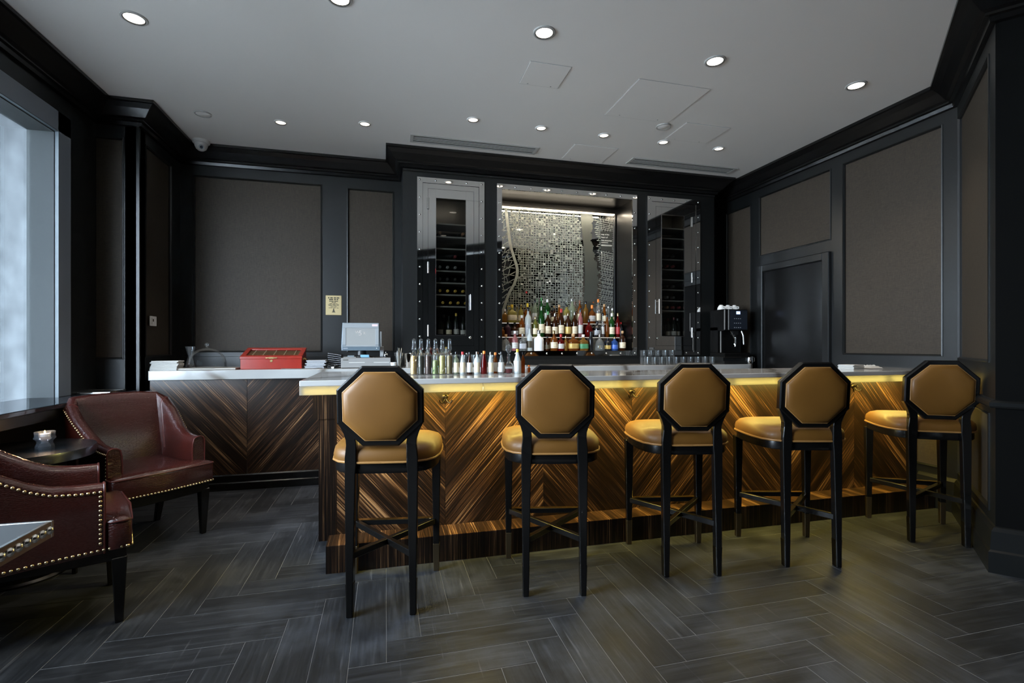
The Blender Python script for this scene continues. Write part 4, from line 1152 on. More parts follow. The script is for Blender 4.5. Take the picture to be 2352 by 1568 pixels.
MB().lathe([(.045, 0), (.046, .006), (.040, .04), (.022, .10), (.020, .115), (.030, .15), (.044, .20), (.0425, .20), (.028, .15), (.018, .115), (.020, .10), (.036, .04), (0, .012)], 24).build('glass', M['glass'], t, smooth=60)
# small glass pitcher under the dome's edge is hidden; red humidor
fy = 4.78
x0, x1 = xat(552, fy), xat(693, fy)
t = empty('humidor', ((x0 + x1)/2, fy + .13, CZ_), 'red lacquered wooden box with sloping glass lid and brass fittings', 'box')
w = (x1 - x0)/2
m = MB(); m.prism([(-.13, 0), (.13, 0), (.13, .165), (-.13, .090)], 'yz', -w, w); m.build('body', M['red'], t, bevel=.002)
def sl(y): return .091 + (y + .13) * .075 / .26
m = MB()
for a, b, c, d in ((-w - .004, w + .004, -.134, -.095), (-w - .004, w + .004, .095, .134), (-w - .004, -w + .035, -.095, .095), (w - .035, w + .004, -.095, .095)):
    n = m.add([(a, c, sl(c)), (b, c, sl(c)), (b, d, sl(d)), (a, d, sl(d)), (a, c, sl(c) + .022), (b, c, sl(c) + .022), (b, d, sl(d) + .022), (a, d, sl(d) + .022)])
    for q in ((0, 3, 2, 1), (4, 5, 6, 7), (0, 1, 5, 4), (1, 2, 6, 5), (2, 3, 7, 6), (3, 0, 4, 7)): m.face([n + i for i in q])
ld = m.build('lid', M['red'], t, bevel=.0015)
m = MB(); m.quad((-w + .035, -.095, sl(-.095) + .012), (w - .035, -.095, sl(-.095) + .012), (w - .035, .095, sl(.095) + .012), (-w + .035, .095, sl(.095) + .012)); m.build('glass_pane', M['darkglass'], ld)
m = MB(); m.quad((-w + .035, -.095, sl(-.095) + .002), (w - .035, -.095, sl(-.095) + .002), (w - .035, .095, sl(.095) + .002), (-w + .035, .095, sl(.095) + .002)); m.build('tray_lining', pm('cedar_lining', (.20, .12, .06), .6, var=.4, vscale=20), t)
dv = None
for i in range(5):
    x = -w + .035 + (2*w - .07) * (i + .5) / 5
    if dv is None:
        m = MB(); n = m.add([(-.003, -.09, sl(-.09) + .002), (.003, -.09, sl(-.09) + .002), (.003, .09, sl(.09) + .002), (-.003, .09, sl(.09) + .002), (-.003, -.09, sl(-.09) + .010), (.003, -.09, sl(-.09) + .010), (.003, .09, sl(.09) + .010), (-.003, .09, sl(.09) + .010)])
        for q in ((4, 5, 6, 7), (0, 1, 5, 4), (1, 2, 6, 5), (2, 3, 7, 6), (3, 0, 4, 7)): m.face([n + i for i in q])
        dv = o = m.build('divider', M['cream'], t)
    else: o = put('divider', dv, t)
    o.location = (x, 0, 0)
m = MB(); m.box(-.048, .048, -.140, -.134, .094, .102); m.box(-.02, .02, -.141, -.134, .091, .105); m.build('name_bar', M['brass'], ld, bevel=.001)
MB().lathe([(.005, -.131), (.012, -.134), (.011, -.136), (.005, -.136)], 16, (0, 0, .072), 'y').build('keyhole', M['brass'], t, smooth=50)
m = MB(); m.tube([(w + .001, -.03, .085), (w + .02, -.028, .080), (w + .024, 0, .066), (w + .02, .028, .080), (w + .001, .03, .085)], .006, 8); m.lathe([(.014, .0), (.010, .008), (0, .010)], 12, (w, -.03, .085), 'x'); m.lathe([(.014, .0), (.010, .008), (0, .010)], 12, (w, .03, .085), 'x')
m.build('side_handle', M['brass'], t, smooth=50)
t = empty('small_tray', (xat(692, 4.715), 4.74, CZ_), 'thin shiny steel tray on the counter in front of the red box', 'tray')
MB().lathe([(.17, .002), (.172, .006), (.166, .006), (.16, .003), (0, .003)], 36, sq=3).build('plate', M['steel'], t, smooth=40); t.scale = (1, .38, 1)
# black folders leaning in a holder
t = empty('bill_folders', (xat(770, 4.92), 4.97, CZ_), 'fanned black bill folders beside the till', 'folders')
f0 = None
for i in range(7):
    if f0 is None:
        f0 = o = MB().box(-.062, .062, -.07, .07, 0, .010).build('folder', M['blackflat'], t, bevel=.001)
        MB().box(-.060, .060, -.0712, -.0698, .0035, .0060).build('pale_edge', M['lightgrey'], o)
    else:
        o = put('folder', f0, t)
        put('pale_edge', f0.children[0], o)
    o.location = (R.uniform(-.004, .004), R.uniform(-.01, .002), .010 + i * .0185); o.rotation_euler = (0, math.radians(5 + i * .8), math.radians(-3))
MB().box(-.060, .060, -.06, .068, 0, .004).build('holder', M['blackflat'], t)
t2 = empty('coiled_cable', (xat(765, 4.78), 4.78, CZ_), 'small heap of coiled black and white cable beside the till', 'cable')
m = MB(); pts = []
for i in range(120):
    a = i * .42; r = .035 + .016 * sin(i * 1.3); pts.append((r * cos(a), r * .8 * sin(a), .006 + .012 * (1 + sin(i * .7)) ))
m.tube(pts, .0035, 6); m.build('cable', M['blackflat'], t2, smooth=60)
MB().box(-.012, .012, -.04, -.02, .0, .016).build('plug', M['white'], t2, bevel=.002)
# till: cash drawer + touch terminal
dy = 4.76
x0, x1 = xat(783, dy), xat(897, dy)
t = empty('cash_drawer', ((x0 + x1)/2, dy + .2, CZ_), 'pale grey metal cash drawer under the till screen', 'drawer')
w = (x1 - x0)/2
MB().box(-w + .003, w - .003, -.185, .19, .004, .098).build('case', M['blackflat'], t, bevel=.002)
fr = MB().box(-w, w, -.20, -.185, .004, .094).build('drawer_front', M['drawer'], t, bevel=.002)
m = MB(); m.box(-w + .07, -w + .21, -.2022, -.20, .048, .055); m.build('slot', M['paper'], fr)
MB().box(-w + .29, -w + .43, -.2022, -.20, .048, .055).build('slot', M['paper'], fr)
MB().box(-w + .018, -w + .065, -.2015, -.20, .072, .079).build('name_badge', M['ink'], fr)
for s_ in (-1, 1):
    MB().box(s_ * (w - .03) - .015, s_ * (w - .03) + .015, -.15, -.11, 0, .004).build('foot', M['blackflat'], t)
mx_ = xat(829, 4.86)
t = empty('till_terminal', (mx_, 4.92, CZ_ + .0985), 'grey touch-screen till terminal showing faint letters on its screen', 'monitor')
m = MB(); m.lathe([(.11, 0), (.11, .008), (.05, .02), (.04, .09)], 24); m.build('stand', M['blackflat'], t, smooth=40)
W2, H2 = xat(873, 4.82) - mx_, .262
m = MB()
def scr(k, y, dz=0): 
    return [(-W2 * k, y, .062), (W2 * k, y, .062), (W2 * (k + .015), y, .10), (W2 * k * .955, y, .062 + H2), (-W2 * k * .955, y, .062 + H2), (-W2 * (k + .015), y, .10)]
m.loft([scr(.96, -.06), scr(1, -.055), scr(1, -.02), scr(.9, .03), scr(.6, .07)])
hd = m.build('housing', M['posblue'], t, bevel=.003)
m = MB()
k = W2 * .93
for b in ((-k, k, .275, .318), (-k, -k + .03, .115, .275), (k - .03, k, .115, .275), (-k, k, .098, .112)): m.box(b[0], b[1], -.066, -.060, b[2], b[3])
m.build('bezel', M['pos'], hd, bevel=.002)
sc = MB().box(-k + .03, k - .03, -.0625, -.060, .112, .275).build('screen', M['screen'], hd)
text('W', .040, 'screen_letter', M['screentext'], sc, (-.052, -.0635, .222)); text('5', .068, 'screen_letter', M['screentext'], sc, (-.022, -.0635, .205)); text('R', .036, 'screen_letter', M['screentext'], sc, (.022, -.0635, .214))
MB().box(k - .062, k - .010, -.0675, -.066, .292, .312).build('sticker', pm('pink_sticker', (.75, .58, .58), .6), hd)
MB().box(-k + .004, -k + .045, -.0615, -.0605, .080, .088).build('name_badge', M['lightgrey'], hd)
MB().lathe([(.0045, -.0605), (.004, -.063), (0, -.0635)], 10, (k - .02, 0, .084), 'y').build('power_light', emis('white_led', (.8, .9, 1), 1.2), hd)
m = MB(); m.box(W2 * .98, W2 + .014, -.05, -.025, .10, .245); m.build('card_reader', M['pos'], hd, bevel=.003)
# little things on the cash drawer
zt = CZ_ + .0985
t = empty('blue_card_pad', (xat(838, 4.78), 4.79, zt), 'small pale blue pad of slips under the till screen', 'pad')
b_ = pm('pale_blue_paper', (.22, .45, .62), .6)
s0_ = None
for i in range(4):
    if s0_ is None: s0_ = o = MB().box(-.038, .038, -.02, .02, 0, .0055).build('slip', b_, t)
    else: o = put('slip', s0_, t)
    o.location = (R.uniform(-.004, .004), 0, i * .006); o.rotation_euler = (0, 0, R.uniform(-.06, .06))
t = empty('paper_slip', (xat(803, 4.77), 4.785, zt), 'white paper slip lying on the left of the cash drawer', 'paper')
MB().box(-.055, .055, -.018, .02, 0, .004).build('sheet', M['paper'], t)
MB().box(-.02, .04, .0, .018, .0042, .018).build('blue_roll', M['posblue'], t, bevel=.004)
t = empty('desk_bell', (xat(886, 4.87), 4.87, zt), 'small chrome bell on the right of the cash drawer', 'bell')
MB().lathe([(.024, 0), (.024, .012), (.020, .014)], 20).build('base', M['blackflat'], t, smooth=40)
MB().lathe([(.023, .016), (.022, .028), (.014, .038), (.003, .041), (.003, .047), (0, .048)], 20).build('dome', M['chrome'], t, smooth=70)
t = empty('card_terminal', (xat(877, 4.92), 4.95, zt), 'small grey card terminal standing right of the till screen', 'device')
MB().box(-.018, .018, -.012, .012, 0, .10).build('body', M['pos'], t, bevel=.004)
MB().box(-.013, .013, -.0135, -.012, .055, .088).build('screen', M['lightgrey'], t)
kk = None
for r_ in range(3):
    for c_ in range(3):
        if kk is None: kk = o = MB().box(-.0035, .0035, -.0138, -.012, -.003, .003).build('key', M['white'], t)
        else: o = put('key', kk, t)
        o.location = (-.009 + c_ * .009, 0, .018 + r_ * .011)
def tumbler(name, x, y, z, r, h, label, cat, group=None, mat=None, thick=.004):
    t = empty(name, (x, y, z), label, cat, group)
    MB().lathe([(r * .86, 0), (r * .9, .003), (r, h), (r - thick * .6, h), (r * .86 - thick * .3, .014), (0, .012)], 20).build('glass', mat or M['glass'], t, smooth=50)
    return t
t = tumbler('straw_glass', xat(916, 4.82), 4.82, CZ_, .036, .11, 'clear glass full of picks and straws right of the till', 'glass')
ps = None
for i in range(12):
    a = i * 2.4; r = .006 + .0018 * i; tip = (r * 1.9 * cos(a), r * 1.9 * sin(a), R.uniform(.13, .19)); bt_ = (r * .7 * cos(a), r * .7 * sin(a), .016)
    MB().tube([bt_, tip], .0022 if i % 3 else .0035, 6).build('straw', (M['blackflat'], M['white'], M['cream'])[i % 3], t)
t = empty('sugar_cup', (xat(904, 4.72), 4.725, CZ_), 'little white ceramic cup at the front of the counter right of the till', 'cup')
MB().lathe([(.021, 0), (.023, .004), (.029, .052), (.0265, .052), (.020, .01), (0, .008)], 20).build('cup', M['white'], t, smooth=50)
t = empty('steel_shaker', (xat(938, 4.80), 4.80, CZ_), 'polished steel shaker tin behind the first infusion bottle', 'shaker')
MB().lathe([(.032, 0), (.033, .004), (.043, .13), (.045, .134), (.042, .134), (.031, .01), (0, .008)], 24).build('tin', M['chrome'], t, smooth=50)
for i in range(9):
    u = 956 + i * 21.5
    tumbler('tumbler', xat(u, 4.82), 4.82, CZ_, .038, .112, 'clear tumbler on the counter behind the bar bottles, %s from the steel shaker' % ORD[i], 'glass', 'tumblers behind the bar bottles')
for i in range(10):
    u = 1485 + i * 16.6
    tumbler('rocks_glass', xat(u, 4.76), 4.76, CZ_, .0365, .084, 'rocks glass, %s from the left in the long front row below the right wine cabinet' % ORD[i], 'glass', 'rocks glasses in the front row')
for i in range(5):
    u = 1477 + i * 16.4
    tumbler('rocks_glass', xat(u, 4.86), 4.86, CZ_, .0365, .084, 'rocks glass, %s from the left in the rear row carrying stacked glasses' % ORD[i], 'glass', 'rocks glasses in the rear row')
    tumbler('rocks_glass', xat(u, 4.86), 4.86, CZ_ + .0845, .0365, .072, 'rocks glass stacked on the rear row, %s from the left' % ORD[i], 'glass', 'rocks glasses stacked on top')
tumbler('rocks_glass', xat(1496, 4.86) + .004, 4.86, CZ_ + .157, .032, .03, 'low glass dish crowning the stacked rocks glasses', 'glass')
# coffee machine
cx0, cx1 = xat(1663, 4.73), xat(1717, 4.73)
w = (cx1 - cx0)/2
t = empty('coffee_machine', ((cx0 + cx1)/2, 4.85, CZ_), 'black automatic coffee machine with a lit display at the right end of the counter', 'coffee machine')
t.scale = (1, .62, 1)
MB().box(-w, w, -.20, .20, 0, .035).build('feet_tray', M['blackflat'], t, bevel=.003)
MB().box(-w - .012, w + .012, -.235, .18, .075, .125).build('drip_tray', M['lacquer'], t, bevel=.006)
MB().box(-w, w, -.17, .20, .035, .075).build('plinth', M['blackflat'], t)
MB().box(-w, w, -.02, .20, .125, .42).build('back_body', M['lacquer'], t, bevel=.004)
hd = MB().box(-w, w, -.20, .20, .375, .615).build('head', M['lacquer'], t, bevel=.006)
for x in (-w + .004, -w + .055):
    MB().bar((x, -.202, .385), (x, -.202, .61), .010, .010).build('chrome_trim', M['drawer'], hd)
MB().bar((-w + .002, -.10, .13), (-w + .002, -.10, .37), .010, .010).build('chrome_trim', M['drawer'], t)
dp = MB().box(-w + .075, w - .01, -.206, -.20, .39, .605).build('control_panel', M['tableglass'], hd)
MB().box(.0, .05, -.208, -.206, .560, .592).build('display', M['display'], dp)
kk = None
for r_ in range(3):
    for c_ in range(4):
        if kk is None: kk = o = MB().box(-.006, .006, -.208, -.206, -.003, .003).build('button', M['lightgrey'], dp)
        else: o = put('button', kk, dp)
        o.location = (-.024 + c_ * .026, 0, .41 + r_ * .05)
m = MB(); m.tube([(.0, -.15, .37), (.0, -.165, .33), (.0, -.165, .30)], .016, 12); m.box(-.035, .035, -.19, -.13, .33, .372)
m.build('spout', M['blackflat'], t, smooth=40)
MB().tube([(.0, -.182, .30), (.0, -.182, .25), (.0, -.18, .2)], .006, 8).build('coffee_nozzle', M['chrome'], t, smooth=40)
MB().tube([(-w + .10, -.16, .37), (-w + .115, -.18, .33), (-w + .14, -.19, .28), (-w + .14, -.19, .22)], .007, 8).build('steam_wand', M['chrome'], t, smooth=40)
MB().tube([(w - .06, -.16, .37), (w - .05, -.18, .32), (w - .045, -.185, .22)], .007, 8).build('steam_wand', M['chrome'], t, smooth=40)
for i, dx in enumerate((-.10, -.012, .076)):
    c = empty('coffee_cup', ((cx0 + cx1)/2 + dx, 4.85, CZ_ + .6155), 'white cup upside down on the coffee machine, %s' % ('leftmost', 'middle one of three', 'rightmost')[i], 'cup', 'cups on the coffee machine', rz=-1.35)
    MB().lathe([(.040, 0), (.041, .003), (.038, .024), (.026, .046), (.020, .050), (.019, .056), (0, .056)], 20).build('bowl', M['white'], c, smooth=50)
    MB().tube([(.038, 0, .014), (.058, 0, .016), (.058, 0, .034), (.034, 0, .036)], .0045, 8).build('handle', M['white'], c, smooth=60)
x = xat(1722, 4.73)
t = empty('steel_milk_jug', (x, 4.73, CZ_), 'small steel milk jug in front of the coffee machine', 'jug')
MB().lathe([(.030, 0), (.032, .004), (.034, .03), (.030, .07), (.031, .085), (.029, .085), (.028, .07), (.03, .01), (0, .008)], 20).build('jug', M['chrome'], t, smooth=50)
MB().tube([(.031, 0, .075), (.060, 0, .074), (.062, 0, .03), (.033, 0, .022)], .004, 8).build('handle', M['steel'], t, smooth=60)
tumbler('shot_glass', xat(1771, 4.9), 4.6, BH * 0 + .0, .02, .06, 'x', 'glass') if False else None

# napkins on the bar
t = empty('napkin_pile', (xat(1955, 3.02), 3.02, BH + .0005), 'pile of white paper napkins on the bar by the fourth stool', 'napkins')
s0_ = None
for i in range(6):
    if s0_ is None: s0_ = o = MB().box(-.062, .062, -.06, .06, 0, .0052).build('napkin', M['paper'], t, bevel=.001)
    else: o = put('napkin', s0_, t)
    o.location = (R.uniform(-.004, .004), R.uniform(-.004, .004), i * .0058); o.rotation_euler = (0, 0, .15 + R.uniform(-.04, .04))
t = empty('cloth_napkin', (xat(1995, 3.05) + .03, 3.06, BH + .0005), 'crumpled white cloth lying beside the napkin pile on the bar', 'cloth')
m = MB(); n_ = 12; g = []
rr = random.Random(3)
for i in range(n_):
    row = []
    for j in range(n_):
        x, y = (i / (n_ - 1) - .5) * .13, (j / (n_ - 1) - .5) * .12
        e = min(i, j, n_ - 1 - i, n_ - 1 - j)
        row.append((x, y, .003 + (min(e, 3) / 3) * (.016 + .010 * sin(i * 1.9 + j) + rr.uniform(0, .004))))
    g.append(m.add(row))
for i in range(n_ - 1):
    for j in range(n_ - 1): m.face((g[i] + j, g[i + 1] + j, g[i + 1] + j + 1, g[i] + j + 1))
m.build('cloth', M['paper'], t, smooth=60)

# ================================================================ bottles
def liquid(n, col, op=.55): 
    M[n] = glassy(n, col, op); return M[n]
liquid('l_amber', (.50, .17, .03), .30); liquid('l_gold', (.62, .36, .08), .30); liquid('l_brown', (.09, .03, .010), .45); liquid('l_green', (.05, .22, .05), .3)
liquid('l_olive', (.46, .46, .12), .3); liquid('l_yellow', (.66, .58, .18), .4); liquid('l_pink', (.72, .34, .34), .4); liquid('l_red', (.26, .012, .010), .4)
liquid('l_orange', (.55, .20, .03), .3); liquid('l_purple', (.10, .04, .06), .7); liquid('l_frost', (.80, .85, .84), .75); liquid('l_pale', (.62, .68, .52), .3); liquid('l_blue', (.05, .13, .42), .7)
M['l_black'] = pm('black_bottle', (.010, .010, .011), .15); M['l_clear'] = glassy('clear_bottle_glass', (.90, .92, .91), .14, .03, (.75, .77, .76), .9); M['l_white'] = pm('frosted_white_bottle', (.78, .80, .82), .35)
M['l_wine'] = pm('dark_wine_glass', (.008, .011, .008), .08)
CAPS = {'black': M['l_black'], 'white': M['white'], 'gold': M['brass'], 'red': pm('red_cap', (.42, .02, .02), .35), 'orange': pm('orange_cap', (.85, .22, .03), .4), 'yellow': pm('yellow_cap', (.80, .55, .04), .4),
        'cork': pm('cork', (.42, .25, .12), .8), 'steel': M['steel'], 'green': pm('green_cap', (.05, .2, .06), .35), 'brown': pm('brown_cap', (.16, .06, .03), .4), 'glass': M['glass']}
LABS = {'cream': M['cream'], 'white': M['paper'], 'black': M['ink'], 'gold': pm('gold_label', (.55, .38, .12), .4, .3), 'red': pm('red_label', (.36, .03, .03), .5), 'green': pm('green_label', (.06, .22, .10), .5), 'blue': pm('blue_label', (.05, .12, .45), .4), 'grey': M['lightgrey']}
def bprof(shape, H, r):
    if shape == 'tall': k = [(.95, 0), (1, .015), (1, .56), (.92, .62), (.50, .70), (.36, .76), (.34, .93)]
    elif shape == 'squat': k = [(.95, 0), (1, .02), (1, .52), (.92, .60), (.45, .68), (.30, .72), (.30, .88)]
    elif shape == 'dome': k = [(.92, 0), (1, .04), (1, .22), (.93, .38), (.74, .55), (.45, .67), (.24, .74), (.22, .88)]
    elif shape == 'sphere': k = [(.45, 0), (.80, .06), (.98, .22), (1, .34), (.92, .48), (.66, .61), (.30, .69), (.24, .88)]
    elif shape == 'slope': k = [(.95, 0), (1, .02), (1, .42), (.80, .58), (.42, .78), (.34, .86), (.33, .93)]
    elif shape == 'slim': k = [(.92, 0), (1, .02), (1, .50), (.75, .66), (.55, .80), (.5, .93)]
    else: k = [(.95, 0), (1, .02), (1, .60), (.88, .67), (.44, .755), (.34, .80), (.33, .93)]
    return [(a * r, b * H) for a, b in k]
def bottle(x, y, z, r, H, shape, body, cap, lab, label, group, square=False, capr=None, cat='bottle', lh=(.13, .42), name='liquor_bottle'):
    t = empty(name, (x, y, z), label, cat, group)
    sg = 20 if square else 14
    p = bprof(shape, H, r)
    MB().lathe(p + [(0, p[-1][1])], sg, sq=6 if square else None).build('glass_body', M[body], t, smooth=45)
    if lab:
        a, b = lh
        pr = [(r * 1.012, H * a), (r * 1.022, H * a + .001), (r * 1.022, H * b - .001), (r * 1.012, H * b)]
        MB().lathe(pr, sg, sq=6 if square else None, caps=False).build('paper_label', LABS[lab], t, smooth=45)
        if r > .032 and lab in ('cream', 'white', 'grey'):
            m = MB()
            for kz, kw in ((.80, .5), (.66, .75), (.35, .6), (.2, .45)):
                zz = H * (a + (b - a) * kz); 
                m.lathe([(r * 1.028, zz - .0006), (r * 1.028, zz + .0012)], 8, a0=-PI/2 - kw, a1=-PI/2 + kw, caps=False)
            m.build('label_print', M['ink'], t)
    cr = capr or max(p[-1][0] * 1.18, .008)
    MB().lathe([(cr * .96, p[-1][1] - .06 * H), (cr, p[-1][1] - .05 * H), (cr, H * .99), (cr * .9, H), (0, H)], 12).build('cap', CAPS[cap], t, smooth=50)
    return t
def U(x): return 1130 + x / 6.918
def V(y): return 640 + y / 6.918
CN = {'l_amber': 'amber', 'l_gold': 'golden', 'l_brown': 'dark brown', 'l_green': 'green', 'l_olive': 'yellow-green', 'l_yellow': 'pale yellow', 'l_pink': 'pink', 'l_red': 'dark red', 'l_orange': 'orange', 'l_purple': 'dark purple', 'l_frost': 'frosted', 'l_pale': 'pale green', 'l_blue': 'blue', 'l_black': 'black', 'l_clear': 'clear', 'l_white': 'white'}
ROWS = [('lowest step', 5.13, 1.191, [
    (222, 150, 880, 'sphere', 'l_clear', 'cork', None, 0), (365, 104, 830, 'tall', 'l_pink', 'white', 'white', 0), (487, 112, 868, 'squat', 'l_clear', 'steel', 'grey', 1), (598, 88, 770, 'tall', 'l_frost', 'glass', 'black', 0),
    (745, 162, 815, 'squat', 'l_white', 'steel', None, 0), (880, 84, 915, 'round', 'l_brown', 'black', 'black', 0), (985, 122, 820, 'squat', 'l_amber', 'gold', 'cream', 0), (1095, 112, 880, 'squat', 'l_red', 'red', 'white', 0),
    (1172, 70, 905, 'squat', 'l_gold', 'gold', None, 0), (1290, 158, 872, 'squat', 'l_amber', 'cork', 'gold', 1), (1450, 146, 885, 'squat', 'l_gold', 'white', 'green', 1), (1572, 84, 838, 'slim', 'l_black', 'black', None, 0),
    (1712, 166, 880, 'dome', 'l_clear', 'steel', None, 0), (1842, 84, 940, 'round', 'l_black', 'black', 'gold', 1), (1948, 112, 925, 'round', 'l_blue', 'gold', 'blue', 0), (2074, 104, 828, 'round', 'l_brown', 'cork', 'cream', 0)]),
  ('middle step', 5.262, 1.3455, [
    (172, 70, 770, 'round', 'l_orange', 'brown', None, 0), (252, 96, 690, 'round', 'l_purple', 'black', None, 0), (360, 116, 700, 'squat', 'l_brown', 'black', 'grey', 0), (475, 98, 580, 'round', 'l_amber', 'white', 'cream', 0), (575, 108, 455, 'round', 'l_frost', 'black', 'grey', 0),
    (690, 90, 600, 'round', 'l_olive', 'gold', 'cream', 0), (787, 100, 440, 'round', 'l_green', 'steel', 'cream', 0), (890, 98, 520, 'round', 'l_brown', 'green', 'cream', 0), (1000, 94, 545, 'tall', 'l_brown', 'steel', 'cream', 0),
    (1100, 98, 480, 'round', 'l_brown', 'red', 'cream', 0), (1210, 104, 540, 'round', 'l_brown', 'gold', 'gold', 0), (1312, 92, 525, 'round', 'l_brown', 'steel', 'cream', 0), (1406, 84, 470, 'round', 'l_pink', 'black', 'white', 0), (1540, 134, 640, 'sphere', 'l_red', 'black', None, 0),
    (1672, 112, 672, 'squat', 'l_black', 'black', 'grey', 0), (1762, 56, 540, 'slim', 'l_clear', 'black', 'white', 0), (1830, 60, 560, 'slim', 'l_amber', 'black', None, 0), (1905, 96, 550, 'round', 'l_green', 'cream' if False else 'white', 'cream', 0), (2000, 78, 545, 'round', 'l_red', 'gold', 'red', 0), (2050, 60, 690, 'round', 'l_black', 'red', None, 0)]),
  ('top step', 5.375, 1.5055, [
    (205, 90, 480, 'squat', 'l_gold', 'white', None, 0), (318, 134, 410, 'squat', 'l_yellow', 'yellow', 'cream', 1), (460, 84, 415, 'round', 'l_yellow', 'gold', 'cream', 0), (565, 100, 392, 'squat', 'l_orange', 'yellow', None, 0), (682, 82, 330, 'round', 'l_pale', 'black', 'white', 0),
    (785, 72, 300, 'round', 'l_green', 'green', None, 0), (880, 96, 325, 'round', 'l_green', 'white', 'white', 0), (985, 84, 470, 'round', 'l_brown', 'black', 'cream', 0), (1068, 66, 415, 'slim', 'l_orange', 'cork', None, 0), (1185, 100, 410, 'round', 'l_yellow', 'black', 'white', 0),
    (1275, 112, 305, 'tall', 'l_pale', 'steel', None, 0), (1394, 72, 345, 'round', 'l_amber', 'brown', 'cream', 0), (1490, 88, 358, 'tall', 'l_gold', 'black', None, 0), (1590, 114, 420, 'squat', 'l_amber', 'orange', 'white', 0), (1688, 86, 325, 'round', 'l_clear', 'orange', 'cream', 0),
    (1785, 64, 405, 'slim', 'l_orange', 'cork', 'cream', 0), (1850, 52, 430, 'slim', 'l_clear', 'steel', None, 0), (1912, 70, 470, 'round', 'l_pale', 'white', 'cream', 0)])]
for rn, Y, z, lst in ROWS:
    for i, (bx, wpx, ty, sh, body, cap, lab, sq) in enumerate(lst):
        u = U(bx); x = xat(u, Y); top = zat(u, V(ty), Y)
        d = x * _s + Y * _c; r = wpx / 6.918 * d / F_PX / 2 * .97
        H = max(top - z, .10)
        pos = 'left' if i < 10 else 'right'; k = i if i < 10 else len(lst) - 1 - i
        lb = '%s-capped %s bottle, %s from the %s on the %s of the niche' % ({'steel': 'silver'}.get(cap, cap), CN[body], ORD[k], pos, rn)
        bottle(x, Y, z, r, H, sh, body, cap, lab, lb, 'bottles on the %s' % rn, bool(sq))

# infusion bottles with glass stoppers on the bar
def UB(x): return 900 + x / 5.88
INF = [(298, (.52, .36, .14), 'straw-coloured'), (392, (.05, .05, .03), 'black'), (492, (.07, .03, .015), 'dark brown'), (588, (.28, .34, .12), 'green sliced fruit'), (680, (.55, .50, .20), 'pale yellow'), (778, (.20, .15, .05), 'brown herb')]
for i, (bx, col, nm_) in enumerate(INF):
    Y = 3.12; x = xat(UB(bx), Y)
    t = empty('infusion_bottle', (x, Y, BH + .0005), 'infusion bottle with tall glass stopper and %s filling, on the bar' % nm_, 'bottle', 'infusion bottles on the bar')
    MB().lathe([(.0195, 0), (.0205, .004), (.0205, .118), (.017, .130), (.0105, .138), (.0098, .152)], 18, caps=False).build('glass_body', M['glass'], t, smooth=50)
    rr = random.Random(i)
    c = MB().lathe([(.0185, .003), (.0188, .006), (.0188, .112 if i != 3 else .085), (.012, .118 if i != 3 else .09), (0, .118 if i != 3 else .09)], 16).build('filling', pm('filling_%d' % i, col, .45, var=.6, vscale=90, bump=.4, bscale=150), t, smooth=50)
    if i in (0, 3, 4):
        for k_ in range(7):
            a = k_ * .9 + i; zz = .012 + k_ * .013
            MB().lathe([(.0075, 0), (.0075, .0018), (0, .0018)], 10, (.0, 0, 0)).build('slice', M['cream'] if i != 3 else LABS['green'] if k_ % 2 else M['l_pale'], t, loc=(.0135 * cos(a), .0135 * sin(a) - .004, zz)).rotation_euler = (1.3, 0, a)
    MB().lathe([(.0098, .150), (.016, .156), (.0165, .164), (.0125, .176), (.0118, .205), (.0122, .214), (.0095, .222), (0, .225)], 18, caps=False).build('stopper', M['glass'], t, smooth=60)
SM = [(868, 78, 985, 'l_pale', 'black', 'cream', 3.12), (955, 82, 985, 'l_frost', 'red', 'cream', 3.12), (1050, 82, 990, 'l_brown', 'black', 'white', 3.12), (1150, 84, 985, 'l_frost', 'steel', 'cream', 3.11), (1245, 92, 975, 'l_red', 'orange', None, 3.11),
      (1335, 84, 990, 'l_frost', 'steel', 'cream', 3.11), (1398, 64, 995, 'l_orange', 'orange', 'white', 3.17), (1478, 84, 985, 'l_clear', 'black', 'white', 3.10), (1695, 104, 950, 'l_frost', 'yellow', 'white', 3.10), (1772, 56, 990, 'l_amber', 'black', None, 3.13)]
for i, (bx, w, ty, body, cap, lab, Y) in enumerate(SM):
    u = UB(bx); x = xat(u, Y); d = x * _s + Y * _c
    H = zat(u, 640 + ty / 5.88, Y) - BH
    bottle(x, Y, BH + .0005, w / 5.88 * d / F_PX / 2 * .96, H, 'slope' if i % 3 else 'round', body, cap, lab, 'little %s bitters bottle with %s cap, %s after the infusion bottles on the bar' % (CN[body], {'steel': 'silver'}.get(cap, cap), ORD[i]), 'bitters bottles on the bar', lh=(.08, .52), name='bitters_bottle', capr=.0085)
Y = 3.11; x = xat(UB(1578), Y)
t = empty('dash_decanter', (x, Y, BH + .0005), 'clear cut-glass dasher with red liquid and glass ball stopper on the bar', 'decanter')
MB().lathe([(.028, 0), (.030, .004), (.030, .05), (.024, .066), (.012, .078), (.010, .12), (.013, .124)], 14, caps=False).build('glass_body', M['glass'], t, smooth=20)
MB().lathe([(.027, .003), (.028, .006), (.028, .030), (0, .030)], 14).build('red_liquid', M['l_red'], t, smooth=40)
MB().lathe([(.010, .122), (.006, .130), (.020, .150), (.022, .165), (.016, .182), (0, .190)], 12).build('stopper', M['glass'], t, smooth=20)
for i, (u, cap) in enumerate(((1207, 'white'), (1215, 'orange'))):
    bottle(xat(u, 3.22), 3.22, BH + .0005, .011, .048, 'squat', 'l_white' if i == 0 else 'l_amber', cap, None, 'tiny %s-capped phial behind the bitters bottles on the bar' % cap, 'tiny phials', name='phial')

